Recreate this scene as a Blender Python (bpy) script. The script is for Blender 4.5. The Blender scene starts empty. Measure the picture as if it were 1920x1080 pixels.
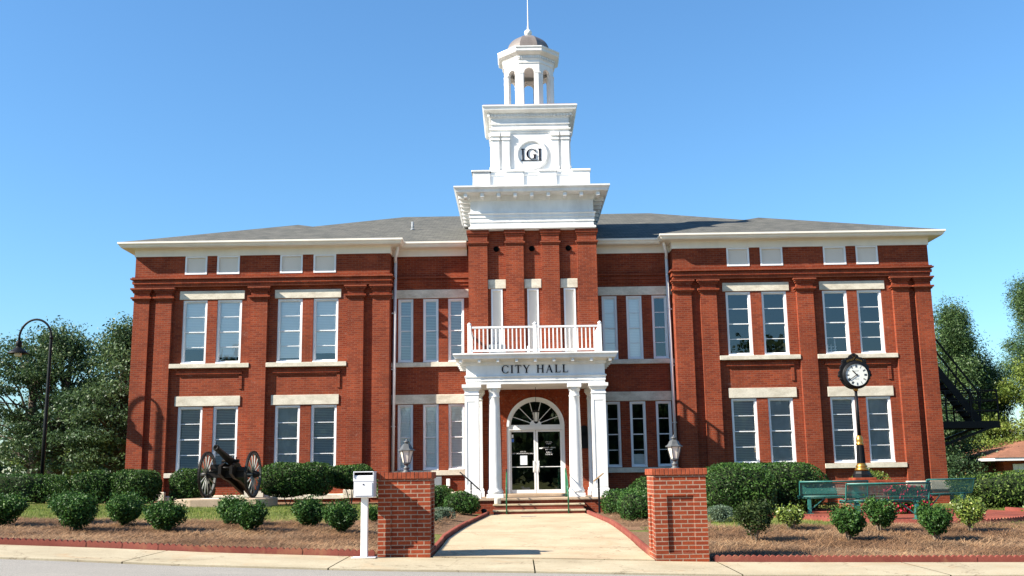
import bpy, bmesh, math, random
import numpy as np
from mathutils import Vector, Matrix
R = math.radians
random.seed(7)
rng = np.random.default_rng(11)
C = bpy.context.scene.collection

# ------------------------------------------------------------------ camera, sky, sun, exposure
def cam_setup():
    tilt, yaw, roll = R(10.33875), R(0.1933), R(-0.8592)
    ct, st, cy, sy, cr, sr = math.cos(tilt), math.sin(tilt), math.cos(yaw), math.sin(yaw), math.cos(roll), math.sin(roll)
    F = Vector((-sy*ct, cy*ct, st)); Rr = Vector((cy, sy, 0)); U = Rr.cross(F)
    R2 = cr*Rr + sr*U; U2 = -sr*Rr + cr*U
    cd = bpy.data.cameras.new("camera"); co = bpy.data.objects.new("camera", cd); C.objects.link(co)
    m = Matrix((R2, U2, -F)).transposed().to_4x4(); m.translation = Vector((-0.574, -35.0, 1.38))
    co.matrix_world = m
    cd.sensor_width = 36; cd.lens = 1896.65/1920*36; cd.clip_start = .1; cd.clip_end = 3000
    bpy.context.scene.camera = co
cam_setup()
SUN = Vector((1.0, .39, -.78)).normalized()          # direction the light travels
w = bpy.data.worlds.new("World"); bpy.context.scene.world = w; w.use_nodes = True
nt = w.node_tree; bg = nt.nodes["Background"]
sky = nt.nodes.new("ShaderNodeTexSky"); sky.sky_type = 'NISHITA'; sky.sun_disc = False
sky.sun_elevation = math.asin(-SUN.z); sky.sun_rotation = math.atan2(-SUN.x, -SUN.y)
sky.altitude = 250; sky.air_density = 1.4; sky.dust_density = .3; sky.ozone_density = 10
tn = nt.nodes.new("ShaderNodeMix"); tn.data_type = 'RGBA'; tn.blend_type = 'MULTIPLY'; tn.inputs[0].default_value = 1; tn.inputs[7].default_value = (.90, 1.01, .99, 1)
nt.links.new(sky.outputs[0], tn.inputs[6]); nt.links.new(tn.outputs[2], bg.inputs[0]); bg.inputs[1].default_value = .077
sl = bpy.data.lights.new("sun", 'SUN'); sl.energy = 5.0; sl.angle = R(.5); sl.color = (1, .92, .79)
so = bpy.data.objects.new("sun", sl); C.objects.link(so); so.rotation_euler = SUN.to_track_quat('-Z', 'Y').to_euler()
so.location = (-30, -20, 40)
vs = bpy.context.scene.view_settings
bpy.context.scene.display_settings.display_device = 'sRGB'
vs.view_transform = 'Standard'; vs.look = 'None'; vs.exposure = 1.48; vs.gamma = 1
bpy.context.scene.cycles.max_bounces = 8
bpy.context.scene.cycles.transparent_max_bounces = 12

# ------------------------------------------------------------------ materials
class NT:
    def __init__(s, name):
        s.m = bpy.data.materials.new(name); s.m.use_nodes = True; s.t = s.m.node_tree
        s.b = s.t.nodes["Principled BSDF"]; s.out = s.t.nodes["Material Output"]
    def n(s, typ, **k):
        o = s.t.nodes.new(typ)
        for a, v in k.items():
            if a.startswith('i_'):
                key = a[2:]; key = int(key) if key.isdigit() else key.replace('_', ' ')
                o.inputs[key].default_value = v
            else: setattr(o, a, v)
        return o
    def l(s, a, b): s.t.links.new(a, b)
    def ramp(s, fac, *st):
        r = s.n("ShaderNodeValToRGB"); e = r.color_ramp.elements
        e[0].position, e[0].color = st[0][0], (*st[0][1], 1); e[1].position, e[1].color = st[-1][0], (*st[-1][1], 1)
        for p, c in st[1:-1]:
            x = e.new(p); x.color = (*c, 1)
        s.l(fac, r.inputs[0]); return r.outputs[0]
    def noise(s, scale, detail=4, vec=None, rough=.6, dist=0):
        t = s.n("ShaderNodeTexNoise"); t.inputs['Scale'].default_value = scale; t.inputs['Detail'].default_value = detail
        t.inputs['Roughness'].default_value = rough; t.inputs['Distortion'].default_value = dist
        s.l(vec if vec else s.pos(), t.inputs['Vector']); return t.outputs[0]
    def pos(s):
        if not hasattr(s, '_p'): s._p = s.n("ShaderNodeNewGeometry").outputs['Position']
        return s._p
    def uv(s):
        if not hasattr(s, '_u'): s._u = s.n("ShaderNodeTexCoord").outputs['UV']
        return s._u
    def mapped(s, vec, sc):
        m = s.n("ShaderNodeMapping"); m.inputs['Scale'].default_value = sc; s.l(vec, m.inputs[0]); return m.outputs[0]
    def mix(s, f, a, b, typ='MIX'):
        m = s.n("ShaderNodeMix", data_type='RGBA', blend_type=typ)
        for i, v in ((0, f), (6, a), (7, b)):
            if hasattr(v, 'links'): s.l(v, m.inputs[i])
            else: m.inputs[i].default_value = v if i == 0 else (*v, 1)
        return m.outputs[2]
    def bump(s, h, st=.3, d=.01):
        b = s.n("ShaderNodeBump"); b.inputs['Strength'].default_value = st; b.inputs['Distance'].default_value = d
        s.l(h, b.inputs['Height']); s.l(b.outputs[0], s.b.inputs['Normal'])
    def set(s, color=None, rough=.7, spec=.3, metal=0):
        if color is not None:
            if hasattr(color, 'links'): s.l(color, s.b.inputs['Base Color'])
            else: s.b.inputs['Base Color'].default_value = (*color, 1)
        s.b.inputs['Roughness'].default_value = rough; s.b.inputs['Specular IOR Level'].default_value = spec
        s.b.inputs['Metallic'].default_value = metal
        return s.m

def brick_mat(name, c1, c2, mortar, msize=.006, stain=True, bw=.222, rh=.0708, spread=1.0):
    s = NT(name)
    bt = s.n("ShaderNodeTexBrick"); s.l(s.uv(), bt.inputs['Vector'])
    bt.inputs['Scale'].default_value = 1; bt.inputs['Brick Width'].default_value = bw; bt.inputs['Row Height'].default_value = rh
    bt.inputs['Mortar Size'].default_value = msize; bt.inputs['Mortar Smooth'].default_value = .15; bt.inputs['Bias'].default_value = 0
    bt.inputs['Color1'].default_value = (*c1, 1); bt.inputs['Color2'].default_value = (*c2, 1); bt.inputs['Mortar'].default_value = (*mortar, 1)
    col = bt.outputs[0]
    big = s.ramp(s.noise(.55, 5), (.3, (.72, .72, .74)), (.7, (1.18, 1.16, 1.14)))
    col = s.mix(1.0, col, big, 'MULTIPLY')
    streak = s.ramp(s.noise(1.0, 4, s.mapped(s.pos(), (2.2, 2.2, .35))), (.35, (.82, .82, .82)), (.62, (1.06, 1.06, 1.06)))
    col = s.mix(.8, col, streak, 'MULTIPLY')
    fine = s.ramp(s.noise(30, 3), (.3, (.8, .8, .8)), (.72, (1.22, 1.2, 1.18)))
    col = s.mix(.8, col, fine, 'MULTIPLY')
    if stain:
        eff = s.ramp(s.noise(1.7, 6, s.mapped(s.pos(), (1, 1, 2.2)), .72), (.61, (0, 0, 0)), (.80, (.45, .42, .42)))
        col = s.mix(eff, col, (.36, .24, .20))
    s.bump(s.mix(.12, bt.outputs[1], s.noise(60, 3)), .5, -.008)
    return s.set(col, .88, .18)

M = {}
M['brick'] = brick_mat('wall_brick', (.245, .047, .0165), (.158, .0275, .0115), (.205, .082, .052), .0068)
M['brick_new'] = brick_mat('pillar_brick', (.26, .050, .018), (.18, .030, .012), (.30, .21, .155), .0085, False)
M['brick_cap'] = brick_mat('rowlock_brick', (.36, .066, .022), (.27, .040, .014), (.36, .22, .16), .006, False, .0735, .5)
M['paver'] = brick_mat('patio_brick', (.26, .062, .036), (.20, .045, .027), (.17, .08, .055), .005, False, .21, .105)

def paint(name, col, rough=.45, dirt=.18, scale=1.2):
    s = NT(name)
    n = s.ramp(s.noise(scale, 6, s.mapped(s.pos(), (1, 1, .45)), .65), (.30, tuple(c*(1-dirt) for c in col)), (.62, col))
    s.bump(s.noise(25, 3), .10, .004)
    return s.set(n, rough, .15 if max(col) < .03 else .4)
M['white'] = paint('white_paint', (.76, .755, .74), .55, .26)
M['trim'] = paint('window_paint', (.74, .74, .74), .45, .14)
M['cream'] = paint('cream_trim', (.74, .67, .56), .55, .14)
M['eave'] = paint('eave_bounce_tint', (.74, .69, .60), .5, .12)  # white eaves tinted cream, bounced light put into the colour
M['shade'] = paint('shade_panel', (.66, .60, .52), .8, .08)
M['green'] = paint('green_steel', (.024, .13, .115), .4, .3, 6)
M['rail'] = paint('green_rail', (.012, .12, .055), .35, .2, 6)
M['black'] = paint('black_steel', (.007, .0075, .009), .5, .2, 5)
M['iron'] = paint('gun_iron', (.012, .010, .009), .42, .35, 8)
M['wheelwood'] = paint('wheel_paint', (.085, .088, .085), .5, .3, 8)
M['copper'] = paint('copper_dome', (.17, .145, .13), .42, .3, 2.5)
M['copper2'] = paint('copper_flashing', (.50, .34, .27), .5, .25, 4)
M['grey'] = paint('grey_metal', (.20, .22, .24), .45, .2, 4)
M['lampgrey'] = paint('lamp_metal', (.085, .088, .09), .5, .35, 14)
M['gold'] = NT('gold_paint').set((.40, .21, .045), .35, .5, .8)
M['hole'] = NT('hole_shade').set((.004, .004, .004), .9, 0)  # black put on flat faces for the darkness inside openings
M['interior'] = NT('interior_dark').set((.014, .014, .016), .9, .05)  # near-black colour stands for the lack of light indoors
M['navy'] = NT('navy_letters').set((.003, .004, .014), .9, .03)
M['whitetext'] = NT('white_vinyl').set((.75, .75, .75), .6, .3)
M['poster'] = NT('paper_notice').set((.60, .64, .68), .7, .2)
M['alu'] = NT('white_aluminium').set((.66, .65, .63), .38, .5)
M['bark'] = paint('bark', (.10, .075, .055), .9, .45, 9)
M['palebark'] = paint('shrub_stem', (.26, .20, .14), .9, .3, 20)
M['clockface'] = NT('clock_dial').set((.60, .62, .58), .35, .5)
M['lampglass'] = NT('frosted_glass').set((.62, .58, .50), .3, .5)
M['mailbox'] = paint('mailbox_paint', (.62, .62, .66), .42, .12, 6)

def stone():
    s = NT('limestone')
    c = s.ramp(s.noise(2.2, 6, s.mapped(s.pos(), (1, 1, 2)), .7), (.3, (.40, .355, .28)), (.6, (.60, .55, .455)))
    c = s.mix(.7, c, s.ramp(s.noise(28, 4), (.3, (.84, .84, .84)), (.7, (1.12, 1.12, 1.1))), 'MULTIPLY')
    s.bump(s.noise(40, 4), .3, .004); return s.set(c, .85, .2)
M['stone'] = stone()

def concrete(name, a, b, joints=None, crack=True):
    s = NT(name)
    c = s.ramp(s.noise(.7, 7, None, .7), (.3, a), (.65, b))
    c = s.mix(.8, c, s.ramp(s.noise(35, 4), (.3, (.80, .80, .80)), (.7, (1.14, 1.14, 1.14))), 'MULTIPLY')
    rust = s.ramp(s.noise(.9, 5, None, .62, 1.2), (.56, (0, 0, 0)), (.74, (.5, .5, .5)))
    c = s.mix(rust, c, (.36, .21, .10))
    if crack:
        v = s.n("ShaderNodeTexVoronoi", feature='DISTANCE_TO_EDGE'); v.inputs['Scale'].default_value = .38
        warp = s.n("ShaderNodeVectorMath", operation='ADD'); nn = s.n("ShaderNodeTexNoise"); nn.inputs['Scale'].default_value = 2.2; nn.inputs['Detail'].default_value = 5
        s.l(s.pos(), nn.inputs['Vector']); s.l(s.pos(), warp.inputs[0]); s.l(nn.outputs[1], warp.inputs[1]); s.l(warp.outputs[0], v.inputs['Vector'])
        k = s.ramp(v.outputs[0], (.0, (.35, .3, .26)), (.006, (1, 1, 1)))
        c = s.mix(.75, c, k, 'MULTIPLY')
    s.bump(s.noise(60, 4), .35, .004)
    return s.set(c, .85, .2)
M['walk'] = concrete('walk_concrete', (.34, .26, .165), (.47, .38, .255))
M['curb'] = concrete('curb_concrete', (.30, .25, .165), (.42, .36, .25))
M['slab'] = concrete('stone_slab', (.26, .19, .13), (.42, .32, .23), None, False)
M['edging'] = concrete('red_edging', (.15, .036, .026), (.23, .066, .048), None, False)

def asphalt():
    s = NT('old_asphalt')
    c = s.ramp(s.noise(120, 3, None, .8), (.30, (.12, .11, .10)), (.5, (.25, .235, .21)), (.72, (.42, .39, .34)))
    c = s.mix(.6, c, s.ramp(s.noise(.5, 5, s.mapped(s.pos(), (1, 3, 1))), (.3, (.85, .85, .85)), (.7, (1.12, 1.1, 1.08))), 'MULTIPLY')
    s.bump(s.noise(150, 3), .6, .006); return s.set(c, .85, .25)
M['asphalt'] = asphalt()

def soil(name, stops, sc, stretch=(1, 1, 1)):
    s = NT(name)
    c = s.ramp(s.noise(sc, 6, s.mapped(s.pos(), stretch), .75), *stops)
    c = s.mix(.6, c, s.ramp(s.noise(.8, 5), (.32, (.72, .76, .70)), (.68, (1.2, 1.15, 1.1))), 'MULTIPLY')
    s.bump(s.noise(sc*1.5, 5), .8, .02); return s.set(c, .95, .08)
M['grass'] = soil('lawn_grass', [(.3, (.06, .072, .020)), (.5, (.12, .13, .04)), (.7, (.21, .18, .075))], 14)
M['mulch'] = soil('pine_straw', [(.3, (.05, .028, .018)), (.5, (.17, .10, .062)), (.72, (.32, .22, .145))], 30)

def shingle():
    s = NT('roof_shingle')
    bt = s.n("ShaderNodeTexBrick"); s.l(s.uv(), bt.inputs['Vector']); bt.inputs['Scale'].default_value = 1
    bt.inputs['Brick Width'].default_value = .30; bt.inputs['Row Height'].default_value = .14; bt.inputs['Mortar Size'].default_value = .008
    bt.inputs['Color1'].default_value = (.125, .122, .110, 1); bt.inputs['Color2'].default_value = (.075, .077, .070, 1); bt.inputs['Mortar'].default_value = (.05, .05, .05, 1)
    c = s.mix(.8, bt.outputs[0], s.ramp(s.noise(3, 6), (.3, (.78, .78, .80)), (.7, (1.2, 1.18, 1.12))), 'MULTIPLY')
    s.bump(bt.outputs[1], .5, -.01); return s.set(c, .9, .15)
M['shingle'] = shingle()
M['brownroof'] = soil('brown_shingle', [(.3, (.16, .072, .048)), (.7, (.28, .135, .09))], 5, (1, 1, 6))

def glass():
    s = NT('window_glass'); t = s.t; t.nodes.remove(s.b)
    tr = s.n("ShaderNodeBsdfTransparent"); tr.inputs[0].default_value = (.94, .97, .98, 1)
    gl = s.n("ShaderNodeBsdfGlossy"); gl.inputs['Roughness'].default_value = .015; gl.inputs[0].default_value = (.95, .97, 1, 1)
    fr = s.n("ShaderNodeFresnel"); fr.inputs[0].default_value = 1.5
    bp = s.n("ShaderNodeBump"); bp.inputs['Strength'].default_value = .22; bp.inputs['Distance'].default_value = .01
    s.l(s.noise(1.6, 2), bp.inputs['Height']); s.l(bp.outputs[0], gl.inputs['Normal'])
    ad = s.n("ShaderNodeMath", operation='MULTIPLY_ADD'); ad.inputs[1].default_value = .95; ad.inputs[2].default_value = .085
    s.l(fr.outputs[0], ad.inputs[0])
    mx = s.n("ShaderNodeMixShader"); s.l(ad.outputs[0], mx.inputs[0]); s.l(tr.outputs[0], mx.inputs[1]); s.l(gl.outputs[0], mx.inputs[2])
    s.l(mx.outputs[0], s.out.inputs[0]); return s.m
M['glass'] = glass()

def slat_mat(name, col, dark):
    s = NT(name)
    wv = s.n("ShaderNodeTexWave", wave_type='BANDS', bands_direction='Z'); wv.inputs['Scale'].default_value = 5.6; wv.inputs['Distortion'].default_value = 0
    s.l(s.pos(), wv.inputs[0])
    c = s.ramp(wv.outputs[0], (.12, dark), (.55, col))
    return s.set(c, .6, .3)
M['blind'] = slat_mat('white_blind', (.93, .91, .86), (.80, .785, .75))
M['dimblind'] = slat_mat('grey_blind', (.50, .50, .47), (.26, .26, .26))
M['sheer'] = paint('sheer_curtain', (.50, .51, .49), .9, .25, 3)

def mesh_metal():
    s = NT('perforated_green_steel'); col = s.mix(s.noise(4, 4), (.030, .165, .145), (.050, .225, .195)); s.set(col, .5, .3)
    u = s.mapped(s.uv(), (34, 34, 1))
    v = s.n("ShaderNodeTexVoronoi"); v.inputs['Scale'].default_value = 1; v.inputs['Randomness'].default_value = 0; s.l(u, v.inputs['Vector'])
    a = s.ramp(v.outputs[0], (.28, (0, 0, 0)), (.32, (1, 1, 1)))
    tr = s.n("ShaderNodeBsdfTransparent"); mx = s.n("ShaderNodeMixShader")
    s.l(a, mx.inputs[0]); s.l(tr.outputs[0], mx.inputs[1]); s.l(s.b.outputs[0], mx.inputs[2]); s.l(mx.outputs[0], s.out.inputs[0])
    return s.m
M['mesh'] = mesh_metal()

def leaf(name, lo, mid, hi, rough=.42, spec=.45, trans=.22):
    s = NT(name)
    sx = s.n("ShaderNodeSeparateXYZ"); s.l(s.uv(), sx.inputs[0])
    c = s.ramp(sx.outputs[0], (0, lo), (.55, mid), (1, hi))
    c = s.mix(.7, c, s.ramp(s.noise(1.3, 4), (.3, (.7, .75, .75)), (.7, (1.25, 1.2, 1.05))), 'MULTIPLY')
    c = s.mix(.75, c, s.ramp(s.noise(7, 2), (.32, (.55, .6, .6)), (.66, (1.5, 1.4, 1.1))), 'MULTIPLY')
    s.set(c, rough, spec)
    tl = s.n("ShaderNodeBsdfTranslucent"); s.l(c, tl.inputs[0])
    mx = s.n("ShaderNodeMixShader"); mx.inputs[0].default_value = trans
    s.l(s.b.outputs[0], mx.inputs[1]); s.l(tl.outputs[0], mx.inputs[2]); s.l(mx.outputs[0], s.out.inputs[0]); return s.m
M['leaf_hedge'] = leaf('hedge_leaf', (.016, .042, .010), (.032, .082, .018), (.08, .14, .034), .5, .2)
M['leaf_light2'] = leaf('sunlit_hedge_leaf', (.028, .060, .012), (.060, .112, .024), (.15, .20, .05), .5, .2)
M['leaf_bush'] = leaf('bush_leaf', (.014, .042, .010), (.032, .086, .020), (.085, .155, .038), .48, .18)
M['leaf_yellow'] = leaf('yellow_bush_leaf', (.05, .08, .018), (.11, .17, .03), (.30, .32, .08), .4, .5)
M['leaf_grey'] = leaf('juniper_leaf', (.05, .085, .06), (.10, .15, .12), (.20, .27, .22), .7, .2)
M['leaf_oak'] = leaf('oak_leaf', (.024, .054, .026), (.052, .098, .044), (.125, .18, .078), .5, .3, .3)
M['leaf_pine'] = leaf('pine_leaf', (.024, .055, .022), (.055, .105, .038), (.11, .17, .06), .5, .35, .2)
M['leaf_light'] = leaf('light_tree_leaf', (.07, .12, .025), (.15, .21, .045), (.30, .34, .09), .55, .3, .35)
M['leaf_dark'] = leaf('dark_bush_leaf', (.012, .022, .010), (.024, .046, .014), (.06, .085, .028), .55, .15)
M['leaf_core'] = NT('shaded_core').set((.018, .026, .012), .9, .05)  # solid filler inside the foliage, inner shade put into its colour
M['petal'] = leaf('red_petal', (.30, .01, .03), (.50, .02, .07), (.62, .06, .12), .6, .2, .2)
M['grassblade'] = leaf('grass_blade', (.070, .115, .020), (.13, .185, .040), (.29, .28, .10), .6, .2, .3)
M['needle'] = leaf('straw_needle', (.055, .030, .019), (.175, .100, .064), (.33, .225, .155), .75, .15, .0)

# ------------------------------------------------------------------ object helpers
def tag(o, label=None, cat=None, group=None, kind=None):
    if label: o['label'] = label
    if cat: o['category'] = cat
    if group: o['group'] = group
    if kind: o['kind'] = kind
    return o
def empty(name, loc, label, cat, group=None, rz=0):
    o = bpy.data.objects.new(name, None); C.objects.link(o); o.location = loc; o.rotation_euler = (0, 0, rz)
    o.empty_display_size = .2
    return tag(o, label, cat, group)
def copy_tree(o, parent=None):
    c = o.copy(); C.objects.link(c); c.parent = parent
    for ch in [x for x in bpy.data.objects if x.parent == o]: copy_tree(ch, c)
    return c

class MB:
    """collects faces of one mesh; UVs are metres on the face's own plane"""
    def __init__(s): s.v = []; s.f = []; s.m = []; s.sm = []; s.uvs = {}
    def face(s, pts, mat=0, smooth=False, uv=None):
        b = len(s.v); s.v += [tuple(p) for p in pts]; s.f.append(tuple(range(b, b+len(pts)))); s.m.append(mat); s.sm.append(smooth)
        if uv: s.uvs[len(s.f)-1] = uv
    def idx(s, vs, fs, mat=0, smooth=False):
        b = len(s.v); s.v += [tuple(p) for p in vs]
        for f in fs: s.f.append(tuple(b+i for i in f)); s.m.append(mat); s.sm.append(smooth)
        return s
    def box(s, x0, x1, y0, y1, z0, z1, mat=0, T=None):
        v = [(x0,y0,z0),(x1,y0,z0),(x1,y1,z0),(x0,y1,z0),(x0,y0,z1),(x1,y0,z1),(x1,y1,z1),(x0,y1,z1)]
        if T is not None: v = [T @ Vector(p) for p in v]
        return s.idx(v, [(0,3,2,1),(4,5,6,7),(0,1,5,4),(1,2,6,5),(2,3,7,6),(3,0,4,7)], mat)
    def bbox(s, x0, x1, y0, y1, z0, z1, b=.01, mat=0, T=None):
        """box with chamfered edges"""
        v = []; 
        for z, i in ((z0, b), (z0+b, 0), (z1-b, 0), (z1, b)):
            a0, a1, c0, c1 = x0+i, x1-i, y0+i, y1-i
            if i: ring = [(a0, c0+b), (a0+b, c0), (a1-b, c0), (a1, c0+b), (a1, c1-b), (a1-b, c1), (a0+b, c1), (a0, c1-b)]
            else: ring = [(x0, y0+b), (x0+b, y0), (x1-b, y0), (x1, y0+b), (x1, y1-b), (x1-b, y1), (x0+b, y1), (x0, y1-b)]
            v += [(p[0], p[1], z) for p in ring]
        if T is not None: v = [T @ Vector(p) for p in v]
        f = [tuple(range(7, -1, -1)), tuple(range(24, 32))]
        for k in range(3):
            for i in range(8):
                j = (i+1) % 8; f.append((k*8+i, k*8+j, k*8+8+j, k*8+8+i))
        return s.idx(v, f, mat)
    def lathe(s, prof, c=(0, 0, 0), n=24, mat=0, axis=None, smooth=True, phase=0, caps=True):
        v = []; Mx = Matrix.Identity(3) if axis is None else Vector((0, 0, 1)).rotation_difference(Vector(axis)).to_matrix()
        for r, z in prof:
            for i in range(n):
                a = 2*math.pi*(i+phase)/n; v.append(Vector(c) + Mx @ Vector((r*math.cos(a), r*math.sin(a), z)))
        f = []
        for k in range(len(prof)-1):
            for i in range(n):
                j = (i+1) % n; f.append((k*n+i, k*n+j, (k+1)*n+j, (k+1)*n+i))
        s.idx(v, f, mat, smooth)
        if caps:
            b = len(s.v)-len(v)
            s.f.append(tuple(b+i for i in range(n-1, -1, -1))); s.m.append(mat); s.sm.append(False)
            s.f.append(tuple(b+(len(prof)-1)*n+i for i in range(n))); s.m.append(mat); s.sm.append(False)
        return s
    def tube(s, pts, r, n=8, mat=0, smooth=True):
        pts = [Vector(p) for p in pts]; rs = r if isinstance(r, (list, tuple)) else [r]*len(pts); v = []; 
        up = Vector((0, 0, 1)); t0 = (pts[1]-pts[0]).normalized()
        if abs(t0.dot(up)) > .95: up = Vector((1, 0, 0))
        u = t0.cross(up).normalized()
        for i, p in enumerate(pts):
            t = (pts[min(i+1, len(pts)-1)]-pts[max(i-1, 0)]).normalized()
            u = (u - t*u.dot(t)).normalized(); w_ = t.cross(u)
            for k in range(n):
                a = 2*math.pi*k/n; v.append(p + (u*math.cos(a)+w_*math.sin(a))*rs[i])
        f = [(i*n+k, i*n+(k+1) % n, (i+1)*n+(k+1) % n, (i+1)*n+k) for i in range(len(pts)-1) for k in range(n)]
        b = len(s.v); s.idx(v, f, mat, smooth)
        s.f.append(tuple(b+k for k in range(n-1, -1, -1))); s.m.append(mat); s.sm.append(False)
        s.f.append(tuple(b+(len(pts)-1)*n+k for k in range(n))); s.m.append(mat); s.sm.append(False)
        return s
    def bar(s, a, b, w_, h, mat=0):
        """rectangular bar a->b, w_ across, h in the up-ish direction"""
        a, b = Vector(a), Vector(b); t = (b-a).normalized(); up = Vector((0, 0, 1)) if abs(t.z) < .95 else Vector((0, 1, 0))
        u = t.cross(up).normalized(); n_ = u.cross(t)
        v = [p + u*sx*w_/2 + n_*sz*h/2 for p in (a, b) for sx, sz in ((-1, -1), (1, -1), (1, 1), (-1, 1))]
        return s.idx(v, [(0, 3, 2, 1), (4, 5, 6, 7), (0, 1, 5, 4), (1, 2, 6, 5), (2, 3, 7, 6), (3, 0, 4, 7)], mat)
    def sweep(s, path, prof, closed=False, mat=0, ring=True, smooth=False):
        """prof = [(outward offset, z)], carried along a plan path with mitred corners; outside is to the right"""
        n = len(path); P = [Vector((p[0], p[1])) for p in path]; V = []
        for i in range(n):
            if closed: a, b = P[i]-P[i-1], P[(i+1) % n]-P[i]
            else: a = P[i]-P[i-1] if i else P[1]-P[0]; b = P[i+1]-P[i] if i < n-1 else P[-1]-P[-2]
            a.normalize(); b.normalize(); na, nb = Vector((a.y, -a.x)), Vector((b.y, -b.x))
            m = (na+nb); m = m/max(.2, (1+na.dot(nb)))
            V.append([(P[i].x+m.x*o, P[i].y+m.y*o, z) for o, z in prof])
        k = len(prof); vs_ = [q for r_ in V for q in r_]; f = []
        for i in range(n if closed else n-1):
            j = (i+1) % n
            for q in range(k if ring else k-1):
                r_ = (q+1) % k; f.append((i*k+q, j*k+q, j*k+r_, i*k+r_))
        b0 = len(s.v); s.idx(vs_, f, mat, smooth)
        if not closed and ring:
            s.f.append(tuple(b0+q for q in range(k))); s.m.append(mat); s.sm.append(False)
            s.f.append(tuple(b0+(n-1)*k+q for q in range(k-1, -1, -1))); s.m.append(mat); s.sm.append(False)
        return s
    def wall(s, x0, x1, z0, z1, y, depth, holes, mat=0):
        """front face in the plane y with rectangular holes and their reveals"""
        xs = sorted({x0, x1, *[h[0] for h in holes], *[h[1] for h in holes]}); zs = sorted({z0, z1, *[h[2] for h in holes], *[h[3] for h in holes]})
        xs = [x for x in xs if x0 <= x <= x1]; zs = [z for z in zs if z0 <= z <= z1]
        for i in range(len(xs)-1):
            for j in range(len(zs)-1):
                cx_, cz = (xs[i]+xs[i+1])/2, (zs[j]+zs[j+1])/2
                if any(h[0] < cx_ < h[1] and h[2] < cz < h[3] for h in holes): continue
                s.face([(xs[i], y, zs[j]), (xs[i+1], y, zs[j]), (xs[i+1], y, zs[j+1]), (xs[i], y, zs[j+1])], mat)
        d = y+depth
        for a, b, c, e in holes:
            s.face([(a, y, c), (a, d, c), (a, d, e), (a, y, e)], mat); s.face([(b, y, e), (b, d, e), (b, d, c), (b, y, c)], mat)
            s.face([(a, y, c), (b, y, c), (b, d, c), (a, d, c)], mat); s.face([(a, y, e), (a, d, e), (b, d, e), (b, y, e)], mat)
        return s
    def build(s, name, mats, parent=None, recalc=True, loc=None):
        me = bpy.data.meshes.new(name); me.from_pydata(s.v, [], s.f)
        mats = mats if isinstance(mats, (list, tuple)) else [mats]
        for m in mats: me.materials.append(m)
        me.polygons.foreach_set('material_index', s.m); me.polygons.foreach_set('use_smooth', s.sm)
        uvl = me.uv_layers.new(name='uv')
        for p in me.polygons:
            cu = s.uvs.get(p.index)
            n = p.normal; ax = max(range(3), key=lambda i: abs(n[i]))
            for k, li in enumerate(p.loop_indices):
                co = me.vertices[me.loops[li].vertex_index].co
                if cu: uvl.data[li].uv = cu[k]
                elif ax == 1: uvl.data[li].uv = (co.x, co.z)
                elif ax == 0: uvl.data[li].uv = (co.y, co.z)
                else: uvl.data[li].uv = (co.x, co.y)
        if recalc and len(s.f) < 20000:
            bm = bmesh.new(); bm.from_mesh(me); bmesh.ops.recalc_face_normals(bm, faces=bm.faces); bm.to_mesh(me); bm.free()
        me.update()
        o = bpy.data.objects.new(name, me); C.objects.link(o)
        if parent: o.parent = parent; 
        if parent and parent.type == 'EMPTY' and loc is None:
            pass
        return o
def rel(parent): return parent.location

def arrays_obj(name, V, F, UV, mat, parent=None, matidx=None, mats=None):
    """V (n,3) float, F (m,4) int, UV (m*4,2)"""
    me = bpy.data.meshes.new(name); me.vertices.add(len(V)); me.vertices.foreach_set('co', V.astype(np.float32).ravel())
    m = len(F); me.loops.add(m*4); me.loops.foreach_set('vertex_index', F.astype(np.int32).ravel())
    me.polygons.add(m); me.polygons.foreach_set('loop_start', np.arange(0, m*4, 4, dtype=np.int32)); 
    try: me.polygons.foreach_set('loop_total', np.full(m, 4, dtype=np.int32))
    except Exception: pass
    for q in (mats or [mat]): me.materials.append(q)
    if matidx is not None: me.polygons.foreach_set('material_index', matidx.astype(np.int32))
    u = me.uv_layers.new(name='uv'); u.data.foreach_set('uv', UV.astype(np.float32).ravel())
    me.update(calc_edges=True); me.validate()
    o = bpy.data.objects.new(name, me); C.objects.link(o)
    if parent: o.parent = parent
    return o
def norm(a): return a/np.maximum(1e-9, np.linalg.norm(a, axis=1, keepdims=True))
def leaf_arrays(P, L, aspect=.5, nrm=None, bias=.8, tdir=None, tb=0.0, rnd=None):
    n = len(P); N = norm(rng.normal(size=(n, 3)))
    if nrm is not None: N = norm(N+bias*nrm)
    T = rng.normal(size=(n, 3))
    if tdir is not None: T = T+tb*tdir
    T = norm(T-N*(T*N).sum(1, keepdims=True)); B = np.cross(N, T)
    l = (L*(.7+.6*rng.random(n)))[:, None] if np.isscalar(L) else L[:, None]
    V = np.stack([P-T*l/2, P+B*l*aspect/2-N*l*.06, P+T*l/2, P-B*l*aspect/2-N*l*.06], 1).reshape(-1, 3)
    F = np.arange(n*4).reshape(n, 4)
    r = rng.random(n) if rnd is None else rnd
    UV = np.repeat(np.stack([r, np.zeros(n)], 1), 4, 0)
    return V, F, UV

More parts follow.
